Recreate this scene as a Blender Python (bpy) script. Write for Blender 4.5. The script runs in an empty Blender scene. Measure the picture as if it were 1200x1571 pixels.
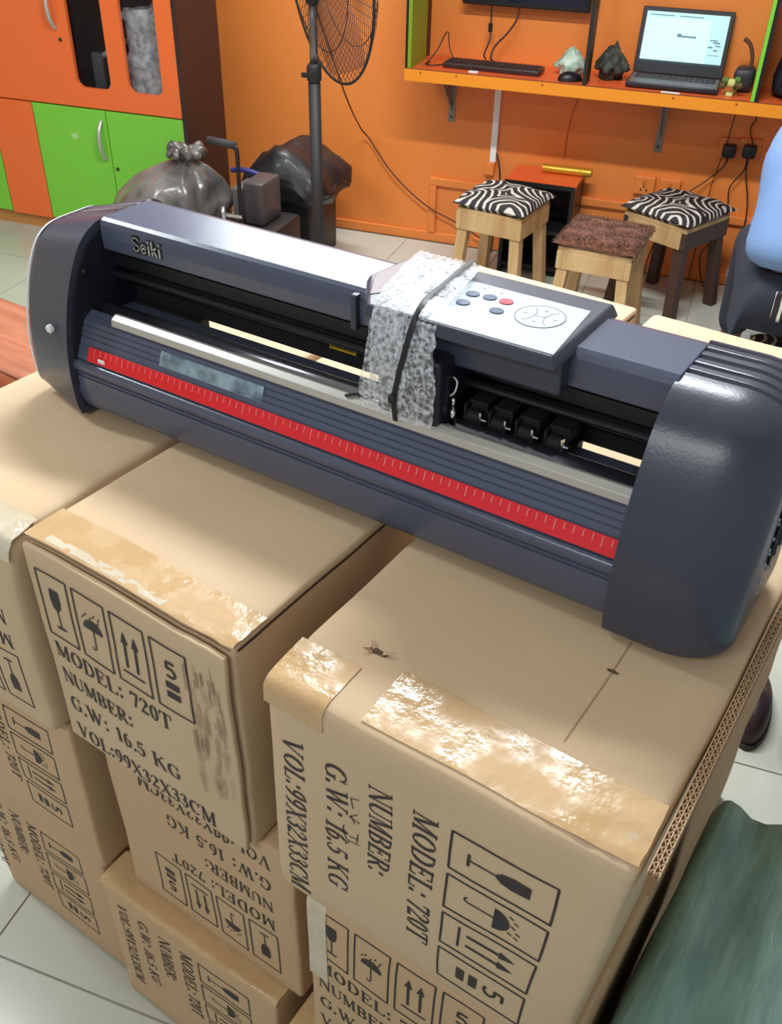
import bpy, bmesh, math, random
from mathutils import Vector, Matrix, noise
random.seed(7)
S = bpy.context.scene
COL = S.collection
PI = math.pi

# ------------------------------------------------------------------ camera
cam_d = bpy.data.cameras.new('camera'); cam = bpy.data.objects.new('camera', cam_d); COL.objects.link(cam)
cam_d.sensor_fit = 'HORIZONTAL'; cam_d.sensor_width = 36.0; cam_d.lens = 36.0 * 1443.43 / 1200.0
cam_d.clip_start = 0.02
_yaw, _pit, _rol = -0.5721, 0.6344, 0.0267
fw = Vector((math.sin(_yaw)*math.cos(_pit), math.cos(_yaw)*math.cos(_pit), -math.sin(_pit)))
r0 = Vector((math.cos(_yaw), -math.sin(_yaw), 0)); u0 = r0.cross(fw)
r1 = r0*math.cos(_rol) + u0*math.sin(_rol); u1 = -r0*math.sin(_rol) + u0*math.cos(_rol)
m = Matrix((r1, u1, -fw)).transposed().to_4x4(); m.translation = (0.4253, -0.4469, 1.6182)
cam.matrix_world = m
S.camera = cam

# ------------------------------------------------------------------ world, exposure
W = bpy.data.worlds.new('room_ambient'); S.world = W; W.use_nodes = True
W.node_tree.nodes['Background'].inputs[0].default_value = (0.93, 0.97, 1.0, 1)
W.node_tree.nodes['Background'].inputs[1].default_value = 0.46
S.view_settings.view_transform = 'Standard'; S.view_settings.look = 'None'
S.view_settings.exposure = -0.05; S.view_settings.gamma = 1.0; S.view_settings.use_curve_mapping = False

# room frame: u along the back wall, v towards it (turned 14 degrees from the cartons)
RA = math.radians(14.0)
def R(u, v, z=0.0): return Vector((u*math.cos(RA) - v*math.sin(RA), u*math.sin(RA) + v*math.cos(RA), z))
ROOM = Matrix.Rotation(RA, 4, 'Z')
WV = 3.68          # back wall plane
CEIL = 2.78

def area(name, loc, size, power, col, target, parent=None):
    d = bpy.data.lights.new(name, 'AREA'); d.shape = 'RECTANGLE'; d.size, d.size_y = size
    d.energy = power; d.color = col
    o = bpy.data.objects.new(name, d); COL.objects.link(o); o.location = loc
    dirv = Vector(target) - Vector(loc)
    o.rotation_euler = dirv.to_track_quat('-Z', 'Y').to_euler()
    return o
LIGHT_COL = (0.92, 0.98, 1.0)
LAMPS = [  # (u, v, z, length, power) ceiling tubes of one kind, the last two added for fill
    (-0.22, 1.58, 2.70, 1.2, 84.0, 'fluorescent tube lamp on the ceiling above the plotter'),
    (-1.45, 3.40, 2.70, 1.2, 46.0, 'fluorescent tube lamp on the ceiling nearest the back wall'),
    (-0.60, -1.70, 2.70, 1.2, 30.0, 'added fill tube lamp on the ceiling behind the photographer'),  # unseen lamp, added to brighten the carton fronts
    (-2.30, 0.60, 2.70, 1.2, 42.0, 'added fill tube lamp on the ceiling at the left of the room'),  # unseen lamp, added as fill from the left
]
for (lu, lv, lz, ln, pw, lb) in LAMPS:
    p = R(lu, lv, lz - 0.06)
    a = area('tube_light', p, (ln, 0.10), pw, LIGHT_COL, p - Vector((0, 0, 1)))
    a.rotation_euler = (0, 0, RA)

# ------------------------------------------------------------------ materials
def lin(c):
    return tuple(((x/255.0)/12.92 if x/255.0 <= 0.04045 else ((x/255.0+0.055)/1.055)**2.4) for x in c)
MATS = {}
def mat(name, rgb, rough=0.5, metal=0.0, var=0.0, vscale=8.0, rgb2=None, bump=0.0, bscale=60.0, coat=0.0, spec=0.5,
        emit=0.0, alpha=1.0, trans=0.0, stretch=None, sheen=0.0, coatrough=0.1):
    if name in MATS: return MATS[name]
    M = bpy.data.materials.new(name); M.use_nodes = True; nt = M.node_tree; N = nt.nodes; L = nt.links
    b = N['Principled BSDF']; c = lin(rgb)
    b.inputs['Base Color'].default_value = (*c, 1); b.inputs['Roughness'].default_value = rough
    b.inputs['Metallic'].default_value = metal; b.inputs['Specular IOR Level'].default_value = spec
    b.inputs['Coat Weight'].default_value = coat; b.inputs['Coat Roughness'].default_value = coatrough
    b.inputs['Alpha'].default_value = alpha; b.inputs['Transmission Weight'].default_value = trans
    b.inputs['Sheen Weight'].default_value = sheen
    tc = N.new('ShaderNodeTexCoord'); vec = tc.outputs['Object']
    if stretch:
        mp = N.new('ShaderNodeMapping'); mp.inputs['Scale'].default_value = stretch; L.new(vec, mp.inputs[0]); vec = mp.outputs[0]
    if var > 0:
        n = N.new('ShaderNodeTexNoise'); n.inputs['Scale'].default_value = vscale; n.inputs['Detail'].default_value = 5; L.new(vec, n.inputs['Vector'])
        rp = N.new('ShaderNodeMapRange'); rp.inputs[1].default_value = 0.35; rp.inputs[2].default_value = 0.65; L.new(n.outputs['Fac'], rp.inputs[0])
        rp.inputs[3].default_value = 0; rp.inputs[4].default_value = var
        mx = N.new('ShaderNodeMix'); mx.data_type = 'RGBA'; L.new(rp.outputs[0], mx.inputs[0])
        mx.inputs[6].default_value = (*c, 1); mx.inputs[7].default_value = (*lin(rgb2 or tuple(x*0.6 for x in rgb)), 1)
        L.new(mx.outputs[2], b.inputs['Base Color'])
    if bump > 0:
        n2 = N.new('ShaderNodeTexNoise'); n2.inputs['Scale'].default_value = bscale; n2.inputs['Detail'].default_value = 4; L.new(vec, n2.inputs['Vector'])
        bp = N.new('ShaderNodeBump'); bp.inputs['Strength'].default_value = bump; bp.inputs['Distance'].default_value = 0.004
        L.new(n2.outputs['Fac'], bp.inputs['Height']); L.new(bp.outputs[0], b.inputs['Normal'])
    if emit > 0:
        b.inputs['Emission Color'].default_value = (*c, 1); b.inputs['Emission Strength'].default_value = emit
    MATS[name] = M
    return M
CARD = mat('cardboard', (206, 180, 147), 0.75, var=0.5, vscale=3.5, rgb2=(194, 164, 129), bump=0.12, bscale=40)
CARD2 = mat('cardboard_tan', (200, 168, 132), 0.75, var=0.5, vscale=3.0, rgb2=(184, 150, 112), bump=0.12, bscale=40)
CARDIN = mat('cardboard_inner', (150, 118, 84), 0.9, var=0.5, vscale=30, rgb2=(110, 80, 55))
TAPE = mat('packing_tape', (202, 168, 124), 0.4, coat=0.0, var=0.6, vscale=9, rgb2=(190, 154, 110), bump=0.4, bscale=60)
def patchy_gloss(M, sc, lo, hi, stretch=(1, 1, 1)):
    nt = M.node_tree; N = nt.nodes; L = nt.links; b = N['Principled BSDF']
    tc = N.new('ShaderNodeTexCoord'); mp = N.new('ShaderNodeMapping'); mp.inputs['Scale'].default_value = stretch; L.new(tc.outputs['Object'], mp.inputs[0])
    n = N.new('ShaderNodeTexNoise'); n.inputs['Scale'].default_value = sc; n.inputs['Detail'].default_value = 6; L.new(mp.outputs[0], n.inputs['Vector'])
    r = N.new('ShaderNodeMapRange'); r.inputs[1].default_value = 0.44; r.inputs[2].default_value = 0.6; r.inputs[3].default_value = lo; r.inputs[4].default_value = hi
    L.new(n.outputs['Fac'], r.inputs[0]); L.new(r.outputs[0], b.inputs['Roughness'])
patchy_gloss(TAPE, 22, 0.16, 0.62)
WRAP = mat('shrink_wrap', (214, 202, 180), 0.15, coat=0.8, var=0.6, vscale=14, rgb2=(190, 170, 140), bump=0.9, bscale=45)
INK = mat('printing_ink', (48, 42, 44), 0.7, var=0.4, vscale=60, rgb2=(78, 66, 60))
INKB = mat('printing_ink_brown', (62, 44, 34), 0.75, var=0.5, vscale=50, rgb2=(88, 66, 50))
SLATE = mat('slate_plastic', (60, 64, 80), 0.30, var=0.25, vscale=5, rgb2=(56, 59, 74), bump=0.05, bscale=300, spec=0.55)
SLATE2 = mat('slate_painted_metal', (80, 87, 108), 0.24, var=0.2, vscale=4, rgb2=(76, 82, 102), bump=0.03, bscale=200, spec=0.6)
BLACK = mat('black_plastic', (22, 22, 26), 0.4)
DARKIN = mat('dark_interior', (18, 17, 19), 0.7)
RULER = mat('red_ruler', (226, 20, 34), 0.3, coat=0.4)
WHITE = mat('white_plastic', (232, 234, 236), 0.4)
ALU = mat('brushed_aluminium', (205, 205, 202), 0.38, metal=0.55, var=0.3, vscale=30, rgb2=(182, 182, 180), stretch=(0.15, 8, 8))
CHROME = mat('chrome', (225, 228, 232), 0.12, metal=1.0)
PANELM = mat('keypad_film', (206, 220, 228), 0.22, coat=0.6, bump=0.1, bscale=30)
BTN = mat('keypad_button', (70, 92, 118), 0.3)
BTNR = mat('keypad_button_red', (205, 70, 90), 0.3)
YELLOW = mat('yellow_sticker', (214, 176, 30), 0.5)
ORANGEW = mat('orange_wall_paint', (232, 136, 62), 0.42, var=0.5, vscale=1.6, rgb2=(222, 122, 56), bump=0.08, bscale=9)
ORANGEC = mat('orange_laminate', (240, 112, 52), 0.3, coat=0.2)
GREENC = mat('green_laminate', (122, 204, 62), 0.32, coat=0.15)
DKBROWN = mat('dark_brown_board', (52, 32, 30), 0.4)
SHELFO = mat('shelf_orange_edge', (240, 146, 34), 0.4)
SHELFT = mat('shelf_orange_top', (236, 104, 52), 0.35)
GLASSD = mat('cabinet_glass', (28, 28, 38), 0.08, coat=0.3, alpha=0.18)
TILE = mat('floor_tile', (184, 186, 174), 0.2, var=0.5, vscale=2.5, rgb2=(172, 173, 162), coat=0.2)
GROUT = mat('floor_grout', (150, 148, 136), 0.8)
CEILM = mat('ceiling_paint', (225, 222, 214), 0.9)
WALLC = mat('cream_wall_paint', (222, 205, 178), 0.8)
WOOD = mat('pale_stool_wood', (206, 172, 124), 0.6, var=0.8, vscale=14, rgb2=(172, 132, 86), stretch=(1, 1, 0.15), bump=0.1, bscale=40)
WOODD = mat('dark_stool_wood', (74, 50, 40), 0.55, var=0.6, vscale=12, rgb2=(54, 36, 30), stretch=(1, 1, 0.15))
STEEL = mat('galvanised_steel', (150, 150, 150), 0.35, metal=0.8, var=0.5, vscale=40, rgb2=(110, 110, 112))
FANBLK = mat('fan_black_metal', (26, 23, 23), 0.6)
FANTUBE = mat('fan_grey_tube', (120, 118, 122), 0.25, metal=0.8)
CAGE = mat('fan_cage_wire', (78, 52, 44), 0.45, metal=0.3)
BLADE = mat('fan_blade_smoky', (130, 80, 62), 0.5, alpha=0.35)
BAGM = mat('smoky_bin_liner', (66, 64, 64), 0.25, var=0.9, vscale=7, rgb2=(128, 124, 120), bump=1.0, bscale=20, coat=0.3)
BAGB = mat('black_bin_liner', (20, 22, 26), 0.45, bump=0.9, bscale=12, coat=0.1)
LAPTOP = mat('laptop_dark_shell', (36, 36, 42), 0.35)
LAPGREY = mat('laptop_grey_deck', (120, 118, 122), 0.35, metal=0.4)
SCREEN = mat('laptop_screen', (196, 232, 236), 0.4, emit=0.5)
SCRBAR = mat('screen_taskbar', (42, 62, 74), 0.4, emit=0.15)
SCRTXT = mat('screen_text', (96, 128, 140), 0.4, emit=0.2)
SCRPALE = mat('screen_toolbar', (176, 214, 220), 0.4, emit=0.5)
GOLD = mat('gold_foil', (206, 164, 50), 0.3, metal=0.6, bump=0.5, bscale=30)
GREENS = mat('green_woven_plastic', (140, 174, 163), 0.42, var=0.9, vscale=7, rgb2=(104, 138, 129), coat=0.05, bump=0.9, bscale=14, stretch=(7, 1.2, 2))
CORD = mat('black_cord', (34, 24, 22), 0.5)
CORDO = mat('painted_cord', (176, 84, 40), 0.5)
SHIRT = mat('light_blue_cloth', (120, 150, 196), 0.8, var=0.5, vscale=6, rgb2=(100, 130, 178), bump=0.5, bscale=10)
NAVY = mat('navy_trousers', (38, 42, 56), 0.85, bump=0.3, bscale=20)
SKIN = mat('skin', (120, 78, 58), 0.55)
HAIR = mat('black_hair', (20, 17, 16), 0.6)
SACK = mat('white_woven_sack', (206, 212, 224), 0.5, var=0.3, vscale=10, rgb2=(182, 190, 206), bump=0.6, bscale=14)
GREYSACK = mat('grey_plastic_sheet', (160, 160, 170), 0.35, var=0.6, vscale=5, rgb2=(130, 128, 140), bump=0.7, bscale=9, coat=0.2)
BROWNB = mat('brown_wrapped_top', (176, 112, 84), 0.5, var=0.8, vscale=6, rgb2=(150, 88, 64), stretch=(1, 6, 1), bump=0.3, bscale=12)
BROWNO = mat('brown_wrapped_front', (190, 108, 58), 0.4, var=0.7, vscale=8, rgb2=(160, 80, 50), bump=0.4, bscale=14)
CLOTHG = mat('crumpled_green_white', (206, 222, 208), 0.5, var=0.9, vscale=22, rgb2=(120, 150, 120), bump=0.5, bscale=25)
CLOTHD = mat('crumpled_dark_green', (72, 74, 64), 0.7, var=0.9, vscale=40, rgb2=(26, 28, 26), bump=1.0, bscale=40)
SHAG = mat('brown_shag', (128, 78, 54), 0.95, var=0.9, vscale=55, rgb2=(92, 54, 38), sheen=0.3)
CLEARBAG = mat('clear_plastic_bag', (236, 240, 244), 0.15, var=0.9, vscale=34, rgb2=(150, 154, 164), bump=1.0, bscale=40, coat=0.5)

def zebra_mat():
    M = bpy.data.materials.new('black_white_swirl_fabric'); M.use_nodes = True; nt = M.node_tree; N = nt.nodes; L = nt.links
    b = N['Principled BSDF']; b.inputs['Roughness'].default_value = 0.75
    tc = N.new('ShaderNodeTexCoord'); n = N.new('ShaderNodeTexNoise'); n.inputs['Scale'].default_value = 6
    mx0 = N.new('ShaderNodeMix'); mx0.data_type = 'RGBA'; mx0.inputs[0].default_value = 0.06
    L.new(tc.outputs['Object'], n.inputs['Vector']); L.new(tc.outputs['Object'], mx0.inputs[6]); L.new(n.outputs['Color'], mx0.inputs[7])
    v = N.new('ShaderNodeTexVoronoi'); v.inputs['Scale'].default_value = 5.2; v.voronoi_dimensions = '2D'; L.new(mx0.outputs[2], v.inputs['Vector'])
    mu = N.new('ShaderNodeMath'); mu.operation = 'MULTIPLY'; mu.inputs[1].default_value = 46.0; L.new(v.outputs['Distance'], mu.inputs[0])
    si = N.new('ShaderNodeMath'); si.operation = 'SINE'; L.new(mu.outputs[0], si.inputs[0])
    gt = N.new('ShaderNodeMath'); gt.operation = 'GREATER_THAN'; gt.inputs[1].default_value = 0.5; L.new(si.outputs[0], gt.inputs[0])
    mx = N.new('ShaderNodeMix'); mx.data_type = 'RGBA'; L.new(gt.outputs[0], mx.inputs[0])
    mx.inputs[6].default_value = (*lin((26, 22, 24)), 1); mx.inputs[7].default_value = (*lin((196, 188, 178)), 1)
    L.new(mx.outputs[2], b.inputs['Base Color'])
    return M
ZEBRA = zebra_mat()

def film_mat(name, col, fac, rough, bscale):
    M = bpy.data.materials.new(name); M.use_nodes = True; nt = M.node_tree; N = nt.nodes; L = nt.links
    b = N['Principled BSDF']; b.inputs['Base Color'].default_value = (*lin(col), 1); b.inputs['Roughness'].default_value = rough
    b.inputs['Specular IOR Level'].default_value = 0.9; b.inputs['Coat Weight'].default_value = 0.6
    t = N.new('ShaderNodeBsdfTransparent'); mx = N.new('ShaderNodeMixShader')
    tc = N.new('ShaderNodeTexCoord'); n = N.new('ShaderNodeTexNoise'); n.inputs['Scale'].default_value = bscale; n.inputs['Detail'].default_value = 3
    L.new(tc.outputs['Object'], n.inputs['Vector'])
    rp = N.new('ShaderNodeMapRange'); rp.inputs[1].default_value = 0.38; rp.inputs[2].default_value = 0.66
    rp.inputs[3].default_value = fac*0.4; rp.inputs[4].default_value = min(1, fac*2.0); L.new(n.outputs['Fac'], rp.inputs[0])
    bp = N.new('ShaderNodeBump'); bp.inputs['Strength'].default_value = 1.0; bp.inputs['Distance'].default_value = 0.004
    L.new(n.outputs['Fac'], bp.inputs['Height']); L.new(bp.outputs[0], b.inputs['Normal'])
    L.new(rp.outputs[0], mx.inputs[0]); L.new(t.outputs[0], mx.inputs[1]); L.new(b.outputs[0], mx.inputs[2])
    L.new(mx.outputs[0], N['Material Output'].inputs[0])
    return M
BUBBLE = film_mat('bubble_wrap', (232, 238, 246), 0.42, 0.05, 210)

# ------------------------------------------------------------------ mesh helpers
class MB:
    def __init__(s): s.v = []; s.f = []
    def add(s, vs, fs):
        o = len(s.v); s.v += [Vector(p) for p in vs]; s.f += [[i+o for i in f] for f in fs]
    def box(s, c, d, M=None):
        c = Vector(c); hx, hy, hz = d[0]/2, d[1]/2, d[2]/2
        vs = [Vector((x, y, z)) for x in (-hx, hx) for y in (-hy, hy) for z in (-hz, hz)]
        if M is not None: vs = [M @ p for p in vs]
        s.add([c+p for p in vs], [[0, 1, 3, 2], [4, 6, 7, 5], [0, 4, 5, 1], [2, 3, 7, 6], [0, 2, 6, 4], [1, 5, 7, 3]])
    def bb(s, x0, x1, y0, y1, z0, z1): s.box(((x0+x1)/2, (y0+y1)/2, (z0+z1)/2), (x1-x0, y1-y0, z1-z0))
    def tube(s, pts, r, n=8, cap=True):
        pts = [Vector(p) for p in pts]; rs = r if isinstance(r, (list, tuple)) else [r]*len(pts)
        rings = []; prev = None
        for i, p in enumerate(pts):
            t = (pts[min(i+1, len(pts)-1)] - pts[max(i-1, 0)])
            t = t.normalized() if t.length > 1e-9 else Vector((0, 0, 1))
            if prev is None:
                a = Vector((0, 0, 1)) if abs(t.z) < 0.9 else Vector((1, 0, 0)); x = t.cross(a).normalized()
            else:
                x = (prev - t*prev.dot(t)).normalized()
            prev = x; y = t.cross(x)
            rings.append([p + (x*math.cos(2*PI*k/n) + y*math.sin(2*PI*k/n))*rs[i] for k in range(n)])
        vs = [q for rg in rings for q in rg]; fs = []
        for i in range(len(rings)-1):
            for k in range(n): fs.append([i*n+k, i*n+(k+1) % n, (i+1)*n+(k+1) % n, (i+1)*n+k])
        if cap: fs.append(list(range(n))[::-1]); fs.append([(len(rings)-1)*n+k for k in range(n)])
        s.add(vs, fs)
    def lathe(s, prof, c=(0, 0, 0), n=24, M=None):
        c = Vector(c); vs = []; fs = []; m_ = len(prof)
        for k in range(n):
            a = 2*PI*k/n
            for (r, z) in prof:
                p = Vector((r*math.cos(a), r*math.sin(a), z)); vs.append(c + (M @ p if M is not None else p))
        for k in range(n):
            for i in range(m_-1):
                fs.append([k*m_+i, ((k+1) % n)*m_+i, ((k+1) % n)*m_+i+1, k*m_+i+1])
        s.add(vs, fs)
    def prism(s, poly, a0, a1, axis='x'):
        def mk(p, a):
            if axis == 'x': return (a, p[0], p[1])
            if axis == 'y': return (p[0], a, p[1])
            return (p[0], p[1], a)
        n = len(poly); vs = [mk(p, a0) for p in poly] + [mk(p, a1) for p in poly]
        fs = [[i, (i+1) % n, n+(i+1) % n, n+i] for i in range(n)] + [list(range(n))[::-1], list(range(n, 2*n))]
        s.add(vs, fs)
    def grid(s, fn, nu, nv):
        vs = [fn(i/nu, j/nv) for i in range(nu+1) for j in range(nv+1)]
        fs = [[i*(nv+1)+j, (i+1)*(nv+1)+j, (i+1)*(nv+1)+j+1, i*(nv+1)+j+1] for i in range(nu) for j in range(nv)]
        s.add(vs, fs)
    def rbox(s, x0, x1, y0, y1, z0, z1, r, n=(6, 6, 6)):
        """rounded box with subdivided faces"""
        lo = Vector((x0, y0, z0)); hi = Vector((x1, y1, z1)); sz = hi-lo; cen = (lo+hi)/2
        bm = bmesh.new()
        faces = [(0, 1, 2, 1), (0, 1, 2, -1), (1, 2, 0, 1), (1, 2, 0, -1), (2, 0, 1, 1), (2, 0, 1, -1)]
        for (a, b, c, sg) in faces:
            def coords(ax):
                k = n[ax]; e = min(r/sz[ax], 0.45)
                ts = [0, e*0.3, e] + [e+(1-2*e)*i/k for i in range(1, k)] + [1-e, 1-e*0.3, 1]
                return [lo[ax]+t*sz[ax] for t in ts]
            A = coords(a); B = coords(b)
            gr = []
            for x in A:
                row = []
                for y in B:
                    p = Vector((0, 0, 0)); p[a] = x; p[b] = y; p[c] = hi[c] if sg > 0 else lo[c]
                    row.append(bm.verts.new(p))
                gr.append(row)
            for i in range(len(A)-1):
                for j in range(len(B)-1):
                    q = [gr[i][j], gr[i+1][j], gr[i+1][j+1], gr[i][j+1]]
                    bm.faces.new(q if sg > 0 else q[::-1])
        bmesh.ops.remove_doubles(bm, verts=bm.verts, dist=1e-6)
        for v in bm.verts:
            inner = Vector([min(max(v.co[k], lo[k]+r), hi[k]-r) for k in range(3)])
            d = v.co-inner
            if d.length > 1e-9: v.co = inner + d.normalized()*r
        bm.verts.index_update()
        s.add([v.co.copy() for v in bm.verts], [[v.index for v in f.verts] for f in bm.faces]); bm.free()
    def warp(s, fn): s.v = [Vector(fn(p)) for p in s.v]; return s
    def mesh(s, name, smooth=False):
        me = bpy.data.meshes.new(name); me.from_pydata([tuple(p) for p in s.v], [], s.f); me.update()
        if smooth: me.polygons.foreach_set('use_smooth', [True]*len(me.polygons))
        return me
    def build(s, name, material, parent=None, smooth=False, bevel=0.0, loc=None, auto=None):
        me = s.mesh(name, smooth or bool(auto)); me.materials.append(material)
        o = bpy.data.objects.new(name, me); COL.objects.link(o)
        if parent is not None: o.parent = parent
        if loc is not None: o.location = loc
        if bevel > 0:
            b = o.modifiers.new('bevel', 'BEVEL'); b.width = bevel; b.segments = 2; b.limit_method = 'ANGLE'; b.angle_limit = math.radians(40)
        if auto:
            try: me.set_sharp_from_angle(angle=math.radians(auto))
            except Exception: pass
        return o
def nz(p, sc, seed): return noise.noise_vector(Vector(p)*sc + Vector((seed*7.3, seed*3.1, seed*5.7)))
def tag(o, label, cat, group=None, kind=None):
    o['label'] = label
    if cat: o['category'] = cat
    if group: o['group'] = group
    if kind: o['kind'] = kind
    return o
def empty(name, loc=(0, 0, 0), rz=0.0):
    e = bpy.data.objects.new(name, None); COL.objects.link(e); e.location = loc; e.rotation_euler = (0, 0, rz); e.empty_display_size = 0.05
    return e
def thing(name, label, cat, loc=(0, 0, 0), rz=0.0, group=None): return tag(empty(name, loc, rz), label, cat, group)
def struct(o): o['kind'] = 'structure'; return o
def arc(cx, cy, rx, ry, a0, a1, n=10):
    return [(cx+rx*math.cos(math.radians(a0+(a1-a0)*i/n)), cy+ry*math.sin(math.radians(a0+(a1-a0)*i/n))) for i in range(n+1)]
def spline(pts, n=8):
    pts = [Vector(p) for p in pts]; out = []
    for i in range(len(pts)-1):
        p0 = pts[max(i-1, 0)]; p1 = pts[i]; p2 = pts[i+1]; p3 = pts[min(i+2, len(pts)-1)]
        for k in range(n):
            t = k/n; out.append(0.5*((2*p1)+(-p0+p2)*t+(2*p0-5*p1+4*p2-p3)*t*t+(-p0+3*p1-3*p2+p3)*t**3))
    out.append(pts[-1]); return out

# ------------------------------------------------------------------ the room
fl = MB(); fl.bb(-4.6, 2.6, -3.0, WV+0.05, -0.06, -0.003)
floor = struct(fl.build('floor', GROUT)); floor.matrix_world = ROOM
TS = 0.45
tm = MB(); tm.box((0, 0, -0.004), (TS-0.004, TS-0.004, 0.008)); tme = tm.mesh('floor_tile'); tme.materials.append(TILE)
iu = 0
for i in range(13):
    for j in range(12):
        u = -3.55+i*TS; v = WV-0.02-TS*0.5-j*TS
        o = bpy.data.objects.new('tile', tme); COL.objects.link(o); o.parent = floor; o.location = (u, v, 0)
wb = MB(); wb.bb(-4.6, 2.6, WV, WV+0.12, -0.06, 1.75)
wall_back = struct(wb.build('wall_back', ORANGEW)); wall_back.matrix_world = ROOM
wu = MB(); wu.bb(-4.6, 2.6, WV, WV+0.12, 1.75, CEIL)
struct(wu.build('wall_back', mat('pale_wall_paint', (214, 216, 222), 0.7))).matrix_world = ROOM
wl = MB(); wl.bb(-4.72, -4.6, -3.0, WV+0.12, -0.06, CEIL)
struct(wl.build('wall_left', WALLC)).matrix_world = ROOM
wc = MB(); wc.bb(-4.72, 2.6, -3.0, WV+0.12, CEIL, CEIL+0.1)
struct(wc.build('ceiling', CEILM)).matrix_world = ROOM
bs = MB(); bs.bb(-1.72, 2.6, WV-0.012, WV, 0.0, 0.045)
struct(bs.build('baseboard_back', ORANGEW, bevel=0.004)).matrix_world = ROOM
# painted conduit box-out running along the wall below the shelf
tr = MB(); tr.bb(-0.98, 2.6, WV-0.018, WV, 0.265, 0.30); tr.bb(-0.98, -0.945, WV-0.018, WV, 0.045, 0.265)
struct(tr.build('trim_1', ORANGEW, bevel=0.004)).matrix_world = ROOM

for (lu, lv, lz, ln, pw, lb) in LAMPS:
    t = thing('ceiling_lamp', lb, 'lamp', R(lu, lv, CEIL), RA, 'ceiling tube lamps')
    b = MB(); b.rbox(-ln/2-0.03, ln/2+0.03, -0.055, 0.055, -0.055, 0.0, 0.01, (3, 2, 2)); b.build('housing', WHITE, t, smooth=True)
    d = MB(); d.tube([(-ln/2, 0, -0.075), (ln/2, 0, -0.075)], 0.013, 12); d.build('tube', mat('lamp_tube_glow', (240, 248, 255), 0.3, emit=3.0), t, smooth=True)
    for s in (-1, 1):
        e = MB(); e.bb(s*ln/2-0.012, s*ln/2+0.012, -0.018, 0.018, -0.095, -0.05); e.build('lamp_holder', WHITE, t, bevel=0.003)

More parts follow.
